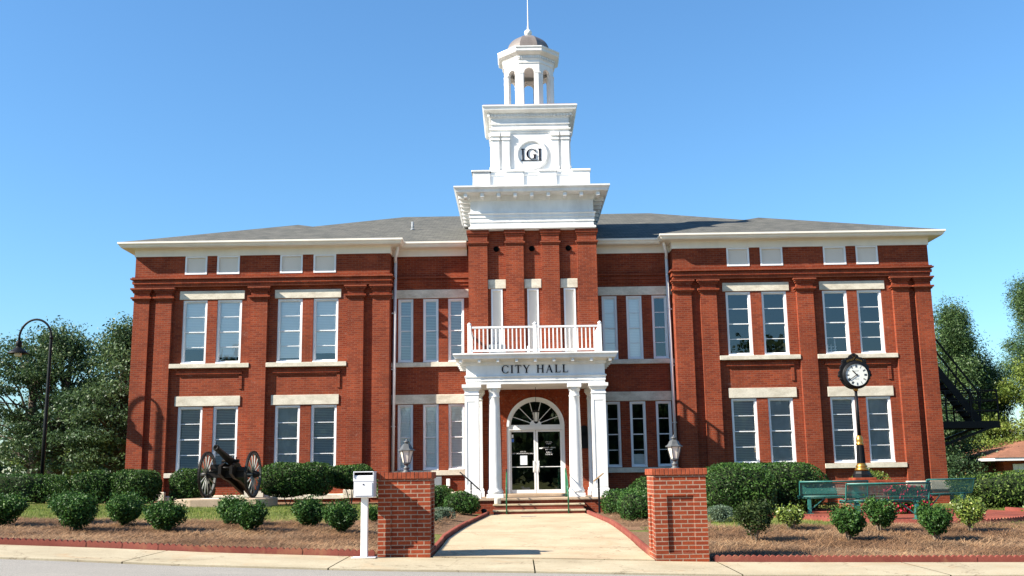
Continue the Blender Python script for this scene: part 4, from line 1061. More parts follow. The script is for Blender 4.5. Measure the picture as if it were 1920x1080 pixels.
def town_clock():
    x0, y0 = 9.10, -6.0; z0 = G(x0, y0)+.03
    e = empty('town_clock', (x0, y0, 1.0), 'black and gold four foot post clock on a brick plinth, hands near twenty to eleven', 'clock')
    e['label'] = 'black and gold ornamental post clock with a round white dial above the benches'
    p = empty('clock_plinth', (x0, y0, z0), 'low square brick plinth carrying the black post clock', 'plinth')
    mb = MB(); mb.box(-.62, .62, -.62, .62, -.1, .76); mb.build('body', M['brick_new'], p)
    mb = MB()
    for k in range(16): a = -.65+k*1.30/16; mb.bbox(a+.003, a+.078, -.65, .65, .762, .845, .004)
    mb.build('rowlock_course', M['capbrick'], p)
    mb = MB(); mb.bbox(-.30, .30, -.30, .30, .846, .915, .01); mb.build('cap', M['capbrick'], p)
    e.location = (x0, y0, z0+.915); b = e.location.z
    mb = MB(); mb.lathe([(.26, 0), (.26, .09), (.23, .11), (.21, .17), (.17, .19)], n=8, smooth=False, phase=.5); mb.build('base', M['black'], e)
    mb = MB(); mb.lathe([(.165, .19), (.19, .21), (.18, .25), (.14, .28), (.16, .30), (.16, .32), (.125, .36), (.115, .40)], n=24); mb.build('gold_collar', M['gold'], e)
    mb = MB(); mb.lathe([(.112, .40), (.098, .90)], n=16, smooth=False)
    for k in range(8): a = k*math.pi/4; mb.bar((.112*math.cos(a), .112*math.sin(a), .42), (.098*math.cos(a), .098*math.sin(a), .88), .02, .02)
    mb.lathe([(.052, 1.14), (.040, 2.45)], n=16); mb.build('post', M['black'], e)
    mb = MB(); mb.lathe([(.100, .90), (.115, .92), (.105, .95), (.085, .97), (.10, 1.02), (.095, 1.10), (.07, 1.13), (.078, 1.15), (.055, 1.17)], n=24); mb.build('gold_collar', M['gold'], e); mb = MB(); mb.lathe([(.042, 2.42), (.07, 2.45), (.06, 2.50), (.075, 2.53), (.05, 2.56)], n=20); mb.build('gold_collar', M['gold'], e)
    cz = 3.93-.0-b+ .0; rr = .375
    cz = 3.97-b
    mb = MB(); mb.lathe([(rr-.06, -.17), (rr, -.15), (rr+.02, -.12), (rr, -.09), (rr, .09), (rr+.02, .12), (rr, .15), (rr-.06, .17)], (0, 0, cz), 48, axis=(0, -1, 0)); head = mb.build('clock_case', M['black'], e)
    mb = MB(); mb.lathe([(.03, 2.53), (.05, 2.56), (.11, 2.60), (.14, 2.66)], n=20)
    # crest: a scalloped board with depth, and side scrolls
    out = []
    ctl = [(-.44, -.02), (-.455, .10), (-.40, .17), (-.41, .24), (-.345, .33), (-.335, .41), (-.25, .45), (-.22, .51), (-.14, .52), (-.12, .575), (-.06, .61), (0, .625)]
    out = ctl+[(-a, c_) for a, c_ in ctl[-2::-1]]; n = len(out)
    fr_ = [(a, -.06, cz+c_) for a, c_ in out]; bk_ = [(a, .06, cz+c_) for a, c_ in out]
    mb.idx(fr_+bk_, [tuple(range(n)), tuple(range(2*n-1, n-1, -1))]+[(i, (i+1) % n, n+(i+1) % n, n+i) for i in range(n)])
    for s in (-1, 1):
        mb.lathe([(.05, -.07), (.05, .07)], (s*.42, 0, cz+.0), 16, axis=(0, 1, 0)); mb.lathe([(.045, -.07), (.045, .07)], (s*.30, 0, cz+.42), 16, axis=(0, 1, 0)); mb.lathe([(.035, -.07), (.035, .07)], (s*.39, 0, cz-.09), 16, axis=(0, 1, 0))
    mb.lathe([(.05, -.07), (.05, .07)], (0, 0, cz+.585), 16, axis=(0, 1, 0))
    crest = mb.build('crest', M['black'], e)
    tz = cz
    for k, ch in enumerate('LOCUST GROVE'):
        a = R(118-k*56/11*1.0); 
        t_ = text_obj(ch, .068, (.46*math.cos(a)*.96, -.068, cz+.46*math.sin(a)-.028), M['gold'], crest, ext=.002)
    text_obj('CITY', .055, (0, -.068, cz+.535), M['gold'], crest, ext=.002); text_obj('OF', .04, (0, -.068, cz+.49), M['gold'], crest, ext=.002)
    mb = MB(); mb.lathe([(.318, 0), (.318, .004)], (0, -.171, cz), 48, axis=(0, -1, 0)); dial = mb.build('dial', M['clockface'], head)
    mb = MB(); mb.lathe([(.315, 0), (.345, 0), (.345, .025), (.315, .025)], (0, -.172, cz), 48, axis=(0, -1, 0), caps=False); mb.build('bezel', M['black'], head)
    for k in range(12):
        mb = MB(); a = math.pi/2-k*math.pi/6; nb = (3, 1, 2, 3, 2, 1, 2, 3, 4, 2, 1, 2)[k]
        for j in range(nb):
            off = (j-(nb-1)/2)*.02; c_, s_ = math.cos(a), math.sin(a); mb.bar((c_*.215-s_*off, -.178, cz+s_*.215+c_*off), (c_*.29-s_*off, -.178, cz+s_*.29+c_*off), .004, .011)
        mb.build('numeral', M['black'], head)
    for a, l_, w_ in ((math.pi/2+R(41), .17, .03), (math.pi/2+R(124), .26, .022)):
        mb = MB(); y_ = -.185 if l_ < .2 else -.190; c_, s_ = math.cos(a), math.sin(a); mb.bar((-c_*.04, y_, cz-s_*.04), (c_*l_, y_, cz+s_*l_), .004, w_); mb.lathe([(.022, 0), (.022, .006)], (0, y_, cz), 14, axis=(0, -1, 0)); mb.build('hand', M['black'], head)
    text_obj('LOCUST', .036, (0, -.177, cz+.10), M['black'], head); text_obj('GROVE', .036, (0, -.177, cz-.13), M['black'], head)
town_clock()

def bench(x, y, rz, label, L=1.85):
    z0 = G(x, y)+.03
    e = empty('park_bench', (x, y, z0), label, 'bench', 'green metal benches round the clock', rz)
    # contoured shell: seat then back, local +y is the way a sitter faces
    prof = [(.36, .40), (.345, .445), (.29, .455), (.10, .44), (-.02, .435), (-.085, .46), (-.12, .52), (-.20, .80), (-.215, .835), (-.25, .84)]
    mb = MB(); acc = 0
    for i in range(len(prof)-1):
        (y0, a0), (y1, a1) = prof[i], prof[i+1]; d = math.hypot(y1-y0, a1-a0)
        m_ = 0
        mb.face([(-L/2, y0, a0), (L/2, y0, a0), (L/2, y1, a1), (-L/2, y1, a1)], m_, True, [(0, acc), (L, acc), (L, acc+d), (0, acc+d)]); acc += d
    mb.build('seat_and_back', M['mesh'], e, recalc=False)
    mb = MB()
    for s in (-1, 1): mb.tube([(s*L/2, a, b) for a, b in prof], .022, 8)
    mb.tube([(-L/2, prof[-1][0], prof[-1][1]), (L/2, prof[-1][0], prof[-1][1])], .022, 8); mb.tube([(-L/2, prof[0][0], prof[0][1]), (L/2, prof[0][0], prof[0][1])], .022, 8)
    mb.tube([(-L/2, -.08, .455), (L/2, -.08, .455)], .018, 8)
    mb.build('frame', M['green'], e)
    for s in (-1, 1):
        mb = MB(); xx = s*L*.36; mb.bbox(xx-.05, xx+.05, -.05, .05, 0, .41, .01); mb.bbox(xx-.09, xx+.09, -.09, .09, 0, .012, .003); mb.bar((xx, -.12, .42), (xx, .30, .43), .05, .03); mb.bar((xx-s*.04, 0, .12), (xx-s*.42, 0, .42), .025, .025); mb.build('leg', M['green'], e)
bench(8.10, -10.55, R(0), 'green mesh bench nearest the street, seen from behind in front of the clock plinth', 1.95)
bench(7.85, -7.3, R(-8), 'green mesh bench on the left of the clock, partly behind the nearest bench', 1.75)
bench(11.28, -6.3, R(24), 'green mesh bench on the right of the clock, turned toward the plinth', 1.75)

def cannon():
    cx_, cy_ = -9.13, -4.5; zb = .76
    st = empty('cannon_plinth', (cx_, cy_, G(cx_, cy_)), 'low flat stone slab under the cannon', 'slab')
    hh = zb-G(cx_, cy_); mb = MB(); V = []
    for z_, o_ in ((-.1, .0), (hh-.03, .0), (hh, .04)):
        ring = [(-1.38, -.72), (-.9, -.80), (.2, -.77), (1.0, -.80), (1.22, -.55), (1.25, .8), (-1.2, .85), (-1.42, .2)]
        V += [(a*(1-o_), b*(1-o_), z_) for a, b in ring]
    F = [(k*8+i, k*8+(i+1) % 8, k*8+8+(i+1) % 8, k*8+8+i) for k in range(2) for i in range(8)]+[tuple(range(16, 24))]
    mb.idx(V, F); mb.build('slab', M['slab'], st)
    mb = MB(); mb.bbox(-.62, .35, -.76, -.2, hh+.001, hh+.012, .004); mb.build('painted_patch', M['white'], st)
    e = empty('field_cannon', (cx_, cy_, zb), 'old field cannon with big spoked wheels on the stone slab by the left wing', 'cannon', rz=R(-5))
    # local frame: muzzle points to -y
    rw = .685
    for s in (-1, 1):
        xw = s*.70; cant = s*.03
        mb = MB(); prof_ = [(rw-.045, -.035), (rw-.008, -.032), (rw, -.028), (rw, .028), (rw-.008, .032), (rw-.045, .035), (rw-.045, -.035)]
        mb.lathe(prof_, (xw, 0, rw), 48, axis=(1, 0, 0), smooth=False, caps=False); whl = mb.build('wheel', M['iron'], e)
        mb = MB(); mb.lathe([(rw-.10, -.030), (rw-.046, -.032), (rw-.046, .032), (rw-.10, .030), (rw-.10, -.030)], (xw, 0, rw), 48, axis=(1, 0, 0), smooth=False, caps=False); mb.build('felloe', M['wheelwood'], whl)
        mb = MB()
        for k in range(14):
            a = 2*math.pi*k/14; c_, s_ = math.cos(a), math.sin(a)
            mb.tube([(xw, c_*.08, rw+s_*.08), (xw+s*.012, c_*.3, rw+s_*.3), (xw, c_*(rw-.09), rw+s_*(rw-.09))], [.024, .021, .019], 6)
        mb.build('spokes', M['spoke'], whl)
        mb = MB(); mb.lathe([(.05, -.17), (.085, -.15), (.105, -.05), (.11, .05), (.085, .15), (.06, .19), (.03, .20)], (xw, 0, rw), 20, axis=(s, 0, 0)); mb.build('hub', M['iron'], whl)
    mb = MB(); mb.bbox(-.62, .62, -.09, .09, rw-.09, rw+.10, .01); mb.tube([(-.88, 0, rw), (.88, 0, rw)], .035, 10); mb.build('axle', M['iron'], e)
    mb = MB()
    for s in (-1, 1):
        V = [(s*.17+dx, y_, z_) for dx in (-.045, .045) for (y_, z_) in ((-.42, rw+.02), (-.42, rw+.24), (-.10, rw+.34), (.30, rw+.26), (1.55, .20), (1.60, .06), (.35, rw-.20), (-.1, rw-.12))]
        mb.idx(V, [tuple(range(8)), tuple(range(15, 7, -1))]+[(i, (i+1) % 8, 8+(i+1) % 8, 8+i) for i in range(8)])
    mb.bar((0, .45, rw+.02), (0, 2.05, .07), .22, .17); mb.tube([(-.24, -.34, rw+.20), (.24, -.34, rw+.20)], .03, 8)
    # rod of implements and chest between the cheeks and the wheels
    mb.bbox(-.55, -.26, -.16, .16, rw+.10, rw+.30, .01); mb.bbox(.26, .55, -.16, .16, rw+.10, rw+.22, .01); mb.bar((-.60, -.1, rw-.25), (-.60, -.1, .0), .04, .04); mb.bar((.60, .1, rw-.25), (.60, .1, .0), .04, .04)
    mb.tube([(0, .42, rw+.30), (0, .46, rw+.52)], .018, 8)
    mb.build('carriage', M['iron'], e)
    an = R(17); d = Vector((0, -math.cos(an), math.sin(an))); c0 = Vector((0, 0, rw+.40)) ; st_ = c0-d*.62
    mb = MB(); mb.lathe([(.02, -.13), (.045, -.12), (.05, -.09), (.03, -.05), (.05, -.02), (.10, .0), (.122, .05), (.126, .12), (.122, .55), (.108, .60), (.104, .90), (.074, 1.75), (.078, 1.78), (.092, 1.82), (.09, 1.88), (.07, 1.90), (.050, 1.90), (.045, 1.70)], st_, 28, axis=d); mb.tube([c0+Vector((-.26, 0, 0)), c0+Vector((.26, 0, 0))], .045, 12)
    mb.build('barrel', M['iron'], e)
    mb = MB(); mb.lathe([(.046, 0), (.046, .002)], st_+d*1.901, 20, axis=d); mb.build('bore', M['hole'], e)  # black disc over the muzzle for its dark inside
M['spoke'] = paint('spoke_paint', (.26, .26, .23), .5, .3, 8)
cannon()

def handrail(x, label):
    e = empty('handrail', (x, -3.2, 0), label, 'handrail', 'green handrails of the porch steps')
    zb0 = G(x, -3.95)+.03
    a, b = (0, -.75, .93), (0, .70, 1.50)
    mb = MB(); mb.tube([(0, -.75, zb0), (0, -.75, .90), (0, -.72, .955), (0, .66, 1.475), (0, .70, 1.43), (0, .70, fz)], .022, 10); mb.build('rail', M['rail'], e)
    mb = MB(); mb.tube([(0, -.75, .62), (0, .70, 1.16)], .018, 8); mb.build('lower_bar', M['rail'], e)
handrail(-.94, 'green tubular handrail on the left side of the porch steps'); handrail(.92, 'green tubular handrail on the right side of the porch steps')
e = empty('grab_rail', (-2.02, -3.55, G(-2, -3.5)), 'thin dark sloping rail beside the left porch pier', 'handrail')
zq = -e.location.z
mb = MB(); mb.tube([(-.34, 0, 1.42+zq), (.28, 0, .86+zq)], .02, 8); mb.build('rail', M['black'], e)
mb = MB(); mb.tube([(.0, 0, 0), (0, 0, 1.10+zq)], .022, 8); mb.build('post', M['black'], e)
e = empty('plaque_stand', (1.86, -3.75, G(1.86, -3.75)), 'slanted brass information plaque on a dark post right of the steps', 'plaque'); zq = -e.location.z
mb = MB(); mb.bbox(-.03, .03, -.03, .03, 0, 1.17+zq, .004); mb.build('post', M['black'], e)
mb = MB(); T = Matrix.Translation((0, 0, 1.20+zq)) @ Matrix.Rotation(R(-38), 4, 'Y'); mb.bbox(-.19, .19, -.14, .14, -.012, .012, .003, T=T); mb.build('plaque', M['gold2'] if 'gold2' in M else M['gold'], e)
e = empty('step_light', (-1.22, -3.38, fz-.165), 'small white cylinder standing on the left end of the lower step', 'pot'); mb = MB(); mb.lathe([(.085, 0), (.10, .02), (.10, .155), (.105, .165), (.09, .17)], n=20); mb.build('body', M['shade'], e)
e['category'] = 'canister'
o = MB(); o.box(-.22, .22, -.09, .09, 0, .006); 
for k in range(6): o.box(-.19+k*.07, -.16+k*.07, -.07, .07, .006, .010)
o = o.build('drain_grate', M['grey']); o.location = (-.30, -5.6, G(-.3, -5.6)+.032); tag(o, 'small grey drain grate set flush in the walk before the steps', 'drain')
mb = MB(); mb.lathe([(.05, 0), (.06, .02), (.05, .10), (.07, .12), (.09, .18), (.085, .19), (.0, .17)], n=14); o = mb.build('spot_light', M['black']); o.location = (-1.62, -4.05, G(-1.62, -4.05)); o.rotation_euler = (R(-30), 0, 0); tag(o, 'small black ground spotlight in the bed left of the steps', 'spotlight')

def fire_escape():
    e = empty('fire_escape', (14.0, 3.0, 0), 'black steel fire escape stair fixed to the right side of the building', 'fire escape')
    y0, y1 = -.75, .75; zp = 2.98; X1 = 2.98
    mb = MB(); mb.box(0.02, X1, y0, y1, zp-.05, zp)
    for y_ in (y0, y1): mb.bar((0.02, y_, zp-.13), (X1, y_, zp-.13), .06, .24)
    mb.bar((X1, y0, zp-.13), (X1, y1, zp-.13), .06, .24); mb.build('platform', M['black'], e)
    for y_ in (y0, y1): mb = MB(); mb.bar((2.7, y_, zp-.22), (0.02, y_, zp-1.15), .07, .09); mb.build('bracket', M['black'], e)
    mb = MB()
    for y_ in (y0, y1):
        for x_ in (1.1, 2.0, X1): mb.bar((x_, y_, zp), (x_, y_, zp+1.12), .05, .05)
        for z_ in (.38, .75, 1.12): mb.bar((.05, y_, zp+z_), (X1, y_, zp+z_), .045, .045)
    for z_ in (.38, .75, 1.12): mb.bar((X1, y0, zp+z_), (X1, y1, zp+z_), .045, .045)
    mb.build('railing', M['black'], e)
    mb = MB(); A, B = Vector((2.55, 0, zp)), Vector((.15, 0, zp+3.35))
    for y_ in (-.12, .62): mb.bar(A+Vector((0, y_, 0)), B+Vector((0, y_, 0)), .05, .26)
    n = 16
    for k in range(1, n): p = A+(B-A)*k/n; mb.box(p.x-.13, p.x+.13, -.12, .62, p.z-.02, p.z+.02)
    mb.build('stair', M['black'], e)
    mb = MB()
    for y_ in (-.12, .62):
        mb.bar(A+Vector((.12, y_, 1.0)), B+Vector((.35, y_, .75)), .05, .06); mb.bar(A+Vector((.08, y_, .55)), B+Vector((.2, y_, .40)), .03, .03)
        for k in (0, .33, .66, .92): p = A+(B-A)*k; mb.bar(p+Vector((0, y_, 0)), p+Vector((.14, y_, .97)), .04, .04)
    mb.build('stair_rail', M['black'], e)
fire_escape()

def small_house():
    x0, y0 = 28.5, 26.7; z0 = G(30, 28)-.1
    e = empty('small_house', (x0, y0, z0), 'low brick house with a brown hipped roof behind the far right hedge', 'house')
    ze = 1.78-z0
    mb = MB(); mb.box(0, 10, 0, 8, -.3, ze-.12); mb.build('wall', M['brick'], e)
    mb = MB(); mb.sweep([(0, 0), (10, 0), (10, 8), (0, 8)], [(-.1, ze-.14), (.90, ze-.14), (.90, ze+.04), (-.1, ze+.04)], True); mb.build('fascia', M['white'], e)
    mb = MB(); o_ = .94; P_ = [(-o_, -o_, ze+.045), (10+o_, -o_, ze+.045), (10+o_, 8+o_, ze+.045), (-o_, 8+o_, ze+.045)]; r0, r1 = (4.2, 4, ze+1.55), (5.8, 4, ze+1.55)
    mb.face([P_[0], P_[1], r1, r0]); mb.face([P_[1], P_[2], r1]); mb.face([P_[2], P_[3], r0, r1]); mb.face([P_[3], P_[0], r0]); mb.build('roof', M['brownroof'], e)
    mb = MB(); ring_(mb, .55, 1.25, ze-1.25, ze-.34, -.05, .02, .07); mb.box(.62, 1.18, -.03, .01, ze-1.18, ze-.41); mb.box(.88, .92, -.06, -.03, ze-1.18, ze-.41); mb.build('window', M['white'], e)
small_house()

# ------------------------------------------------------------------ planting
def blob_points(n, rx, ry, rz, sq_=2.6, lump=.08, shell=.22, seed=0, zcut=-1):
    """points in the outer shell of a lumpy superellipsoid centred on the origin"""
    D = norm(rng.normal(size=(n, 3))); 
    k = (np.abs(D)**sq_).sum(1)**(-1/sq_)
    ph = np.random.default_rng(seed).uniform(0, 6, 9)
    lm = 1+lump*(np.sin(D[:, 0]*4+ph[0])*np.sin(D[:, 1]*4+ph[1])+np.sin(D[:, 2]*5+ph[2])*np.sin(D[:, 0]*6+ph[3])+.6*np.sin(D[:, 0]*11+ph[4])*np.sin(D[:, 1]*10+ph[5])*np.sin(D[:, 2]*11+ph[6]))
    r = k*lm*(1-shell*rng.random(n)**1.6)
    P = D*r[:, None]*np.array([rx, ry, rz]); N = norm(D/np.array([rx, ry, rz])**1.0)
    return P, N
def core_arrays(rx, ry, rz, c, sc=.72, sq_=2.6, lump=.08, seed=0, nu=22, nv=12):
    u = np.linspace(0, 2*math.pi, nu+1)[:-1]; v = np.linspace(-math.pi/2+.12, math.pi/2-.12, nv)
    U, Vv = np.meshgrid(u, v); D = np.stack([np.cos(U)*np.cos(Vv), np.sin(U)*np.cos(Vv), np.sin(Vv)], -1).reshape(-1, 3)
    k = (np.abs(D)**sq_).sum(1)**(-1/sq_); ph = np.random.default_rng(seed).uniform(0, 6, 9)
    lm = 1+lump*(np.sin(D[:, 0]*4+ph[0])*np.sin(D[:, 1]*4+ph[1])+np.sin(D[:, 2]*5+ph[2])*np.sin(D[:, 0]*6+ph[3]))
    V = D*(k*lm*sc)[:, None]*np.array([rx, ry, rz])+np.array(c)
    i = np.arange(nu*nv).reshape(nv, nu); F = np.stack([i[:-1], np.roll(i, -1, 1)[:-1], np.roll(i, -1, 1)[1:], i[1:]], -1).reshape(-1, 4)
    return V, F
def shrub(name, x, y, lobes, label, cat, leafmat='leaf_bush', n=2600, L=.055, group=None, stems=4, stem_mat='palebark', core=.70, shell=.26, aspect=.5, spread=.25, lump=.08, petals=0, sq_=2.6, rn=None, bs=.0, taper=0):
    """lobes: (dx, dy, z centre above ground, rx, ry, rz)"""
    z0 = G(x, y); e = empty(name, (x, y, z0), label, cat, group)
    Vs, Fs, Us, Ms = [], [], [], []; off = 0; sd = int(abs(x*100+y*10))
    tot = sum(a[3]*a[4]+a[4]*a[5]+a[3]*a[5] for a in lobes)
    for j, (dx, dy_, dz, rx, ry, rz) in enumerate(lobes):
        m = int(n*(rx*ry+ry*rz+rx*rz)/tot)
        P, Nn = blob_points(m, rx, ry, rz, sq_, lump, shell, sd+j); P += np.array([dx, dy_, dz])
        if taper:
            zc = max(a[2] for a in lobes); f = 1-taper*np.clip(1-P[:, 2]/zc, 0, 1)**1.3; P[:, 0] *= f; P[:, 1] *= f
            P += norm(P+1e-6)*(np.random.default_rng(sd).random((len(P), 1))**9)*.16
        ok = P[:, 2] > .02; P, Nn = P[ok], Nn[ok]
        r = np.clip(.25+.5*rng.random(len(P))+.28*(rng.random(len(P)) > .86), 0, 1)
        V, F, U = leaf_arrays(P, L, aspect, Nn, .55, rnd=r); Vs.append(V); Fs.append(F+off); Us.append(U); Ms.append(np.zeros(len(F))); off += len(V)
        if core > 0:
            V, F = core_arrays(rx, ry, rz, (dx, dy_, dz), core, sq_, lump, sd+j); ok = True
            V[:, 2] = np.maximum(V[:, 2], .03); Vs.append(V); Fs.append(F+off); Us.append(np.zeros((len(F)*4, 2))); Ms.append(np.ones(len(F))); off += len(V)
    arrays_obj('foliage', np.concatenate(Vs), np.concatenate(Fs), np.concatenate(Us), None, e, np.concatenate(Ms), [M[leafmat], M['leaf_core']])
    if petals:
        dx, dy_, dz, rx, ry, rz = lobes[0]; P, Nn = blob_points(petals, rx*1.03, ry*1.03, rz*1.03, sq_, lump, .05, sd); P += np.array([dx, dy_, dz]); P = P[P[:, 2] > .05]
        V, F, U = leaf_arrays(P, .075, .9); arrays_obj('blossom', V, F, U, M['petal'], e)
    if stems:
        mb = MB(); r2 = random.Random(sd)
        for k in range(stems):
            dx, dy_, dz, rx, ry, rz = lobes[k % len(lobes)]
            a = r2.uniform(0, 6.28); b0 = (dx*bs+.03*math.cos(a), dy_*bs+.03*math.sin(a), -.03); tx, ty = dx+rx*.55*math.cos(a), dy_+ry*.55*math.sin(a)
            mb.tube([b0, ((b0[0]*2+tx)/3, (b0[1]*2+ty)/3, dz*.45), (tx, ty, dz)], [.017, .013, .006], 6)
        mb.build('stem', M[stem_mat], e)
    return e
# front row, left of the walk: (x, y, width, height)
FL = [(-10.95, -14.25, .98, .74, 'round green camellia at the left edge of the photo, the leftmost in the straw bed'),
      (-10.05, -13.4, .74, .74, 'back camellia of the second clump, partly hidden by a larger one'),
      (-9.25, -14.85, .92, .82, 'large round camellia at the front of the second clump from the left'),
      (-8.72, -13.7, .82, .78, 'back camellia in the clump left of the cannon'),
      (-7.62, -14.5, .92, .68, 'low wide camellia at the front of the clump left of the cannon'),
      (-6.66, -13.2, .66, .68, 'back camellia of the pair below the cannon'),
      (-6.05, -14.15, .70, .68, 'front camellia of the pair below the cannon'),
      (-4.98, -13.1, .70, .66, 'back camellia of the pair beside the white drop box'),
      (-4.22, -13.9, .70, .74, 'front camellia of the pair, just left of the white drop box'),
      (-3.60, -11.7, .5, .5, 'small camellia peeping out behind the left brick pillar')]
for (x_, y_, w_, h_, lab) in FL:
    h_ *= .84; a = w_/2*.96; b = random.uniform(-.1, .1)
    shrub('camellia_bush', x_, y_, [(b, 0, h_*.56, a*.86, a*.86, h_*.44), (-b-random.uniform(.06, .2), .08, h_*random.uniform(.55, .78), a*random.uniform(.4, .6), a*.55, h_*random.uniform(.22, .34)), (random.uniform(.08, .24)-b, -.04, h_*random.uniform(.42, .7), a*random.uniform(.4, .65), a*.55, h_*random.uniform(.24, .34))], lab, 'bush', n=5400, L=.056, group='young camellias in the left straw bed', stems=7, lump=.15, shell=.40, core=.52, taper=.5)
FR = [(4.12, -14.35, .82, .90, 'dark open camellia nearest the right brick pillar', 'leaf_dark', 3000),
      (5.32, -12.5, .62, .56, 'small yellow green bush second from the right brick pillar', 'leaf_yellow', 2300),
      (5.98, -14.3, .72, .78, 'dense camellia in front of the left end of the near bench', 'leaf_bush', 4200),
      (7.10, -12.9, .68, .76, 'taller camellia before the middle of the near bench', 'leaf_bush', 3900),
      (7.66, -14.4, .70, .74, 'camellia with bare pale stems in front of the right bench', 'leaf_bush', 4000),
      (8.92, -13.1, .68, .78, 'olive green camellia rightmost of the group before the benches', 'leaf_yellow', 3300),
      (10.45, -13.2, .66, .70, 'camellia cut off by the right edge of the photo', 'leaf_yellow', 3300)]
for (x_, y_, w_, h_, lab, lm_, nn) in FR:
    h_ *= .90; a = w_/2*1.04
    shrub('camellia_bush', x_, y_, [(0, 0, h_*.60, a*.84, a*.84, h_*.38), (-random.uniform(.06, .2), .05, h_*random.uniform(.6, .82), a*random.uniform(.35, .55), a*.5, h_*random.uniform(.2, .3)), (random.uniform(.08, .2), -.04, h_*random.uniform(.45, .7), a*random.uniform(.4, .6), a*.55, h_*.28)], lab, 'bush', leafmat=lm_, n=nn, L=.060, group='young camellias in the right straw bed', stems=8, lump=.17, shell=.5, core=.40 if nn > 3000 else 0, taper=.62)
# clipped shrubs at the building
kw = dict(leafmat='leaf_hedge', bs=.8, L=.075, core=.84, shell=.16, sq_=3.4, lump=.045)
shrub('clipped_hedge', -19.6, -2.3, [(0, 0, .40, 4.75, .8, .50)], 'long low clipped hedge under the street lamp at far left', 'hedge', n=19000, stems=8, **{**kw, 'sq_': 8, 'lump': .03})
shrub('clipped_shrub', -14.15, -2.1, [(0, 0, .50, .66, .6, .52)], 'clipped holly between the low hedge and the next round shrub', 'shrub', n=5200, group='clipped hollies along the left wing', **kw)
shrub('clipped_shrub', -12.85, -2.0, [(0, 0, .54, .72, .7, .53)], 'round clipped holly just right of the building corner', 'shrub', n=5600, group='clipped hollies along the left wing', **kw)
shrub('clipped_shrub', -11.25, -1.3, [(0, 0, .56, .68, .62, .55)], 'clipped holly immediately left of the cannon', 'shrub', n=5200, group='clipped hollies along the left wing', **kw)
shrub('clipped_shrub', -7.55, -2.9, [(-.25, 0, .78, .85, .8, .52), (.55, .1, .80, .62, .7, .50)], 'largest clipped holly of the left wing, right of the cannon', 'shrub', n=9500, group='clipped hollies along the left wing', **kw)
shrub('clipped_shrub', -5.95, -1.9, [(0, 0, .86, .70, .6, .38)], 'clipped holly with bare dark legs behind the white drop box', 'shrub', n=4200, group='clipped hollies along the left wing', **kw)
shrub('clipped_shrub', -4.75, -2.4, [(0, 0, .55, .42, .45, .42)], 'loose small shrub showing just left of the left brick pillar', 'shrub', n=1500, leafmat='leaf_bush', L=.07, core=.4, shell=.5)
shrub('clipped_hedge', 6.4, -5.0, [(.35, .2, .70, 1.60, 1.2, .72), (-1.05, -1.6, .66, 1.05, 1.3, .72)], 'tall dense clipped hedge behind the right brick pillar', 'hedge', n=21000, stems=0, **kw)
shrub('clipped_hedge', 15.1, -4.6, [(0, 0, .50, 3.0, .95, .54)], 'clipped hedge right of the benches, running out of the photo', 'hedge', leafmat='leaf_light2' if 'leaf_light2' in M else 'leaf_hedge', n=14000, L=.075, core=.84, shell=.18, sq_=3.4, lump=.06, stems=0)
shrub('round_shrub', 10.6, -2.2, [(0, 0, .62, .62, .55, .52)], 'small round shrub against the wall behind the near bench', 'shrub', leafmat='leaf_yellow', n=2600, L=.07)
shrub('flower_bed_shrub', 9.52, -8.1, [(0, 0, .40, .56, .40, .36)], 'red flowering shrub seen through the mesh of the near bench', 'shrub', leafmat='leaf_bush', n=2600, L=.06, petals=420)
shrub('mounded_shrub', -3.25, -2.3, [(0, 0, .36, .62, .6, .40)], 'mounded azalea farthest from the walk on the left, by the meter boxes', 'shrub', leafmat='leaf_bush', n=3200, L=.065, core=.8)
shrub('mounded_shrub', -2.28, -4.3, [(0, 0, .30, .56, .5, .36)], 'mounded azalea next to the left edging near the steps', 'shrub', leafmat='leaf_bush', n=3200, L=.065, core=.8)
shrub('low_juniper', -2.55, -8.4, [(0, 0, .14, .34, .3, .18)], 'low grey green juniper beside the left edging of the walk', 'shrub', leafmat='leaf_grey', n=1500, L=.06, core=.6, aspect=.2)
shrub('low_juniper', -2.62, -10.2, [(0, 0, .10, .2, .2, .14)], 'tiny grey juniper tuft nearest the left brick pillar', 'shrub', leafmat='leaf_grey', n=700, L=.05, core=.6, aspect=.2)
shrub('low_juniper', 4.25, -10.1, [(0, 0, .18, .34, .3, .22)], 'grey green juniper at the foot of the tall right hedge', 'shrub', leafmat='leaf_grey', n=1500, L=.06, core=.6, aspect=.2)
shrub('mounded_shrub', 2.42, -4.6, [(0, 0, .34, .55, .55, .40)], 'mounded azalea beside the plaque stand right of the steps', 'shrub', leafmat='leaf_bush', n=3200, L=.065, core=.8)
shrub('mounded_shrub', 2.55, -8.6, [(0, 0, .38, .62, .7, .42)], 'larger azalea right of the walk, tucked behind the right brick pillar', 'shrub', leafmat='leaf_bush', n=3800, L=.065, core=.8)
shrub('mounded_shrub', 3.5, -3.2, [(0, 0, .5, .7, .6, .52)], 'azalea in shade against the wall right of the porch', 'shrub', leafmat='leaf_bush', n=3400, L=.065, core=.8)
shrub('low_weed', 8.6, -4.2, [(0, 0, .10, .9, .3, .12)], 'low ragged plants under the left bench', 'plant', leafmat='leaf_yellow', n=900, L=.07, core=0, stems=0)

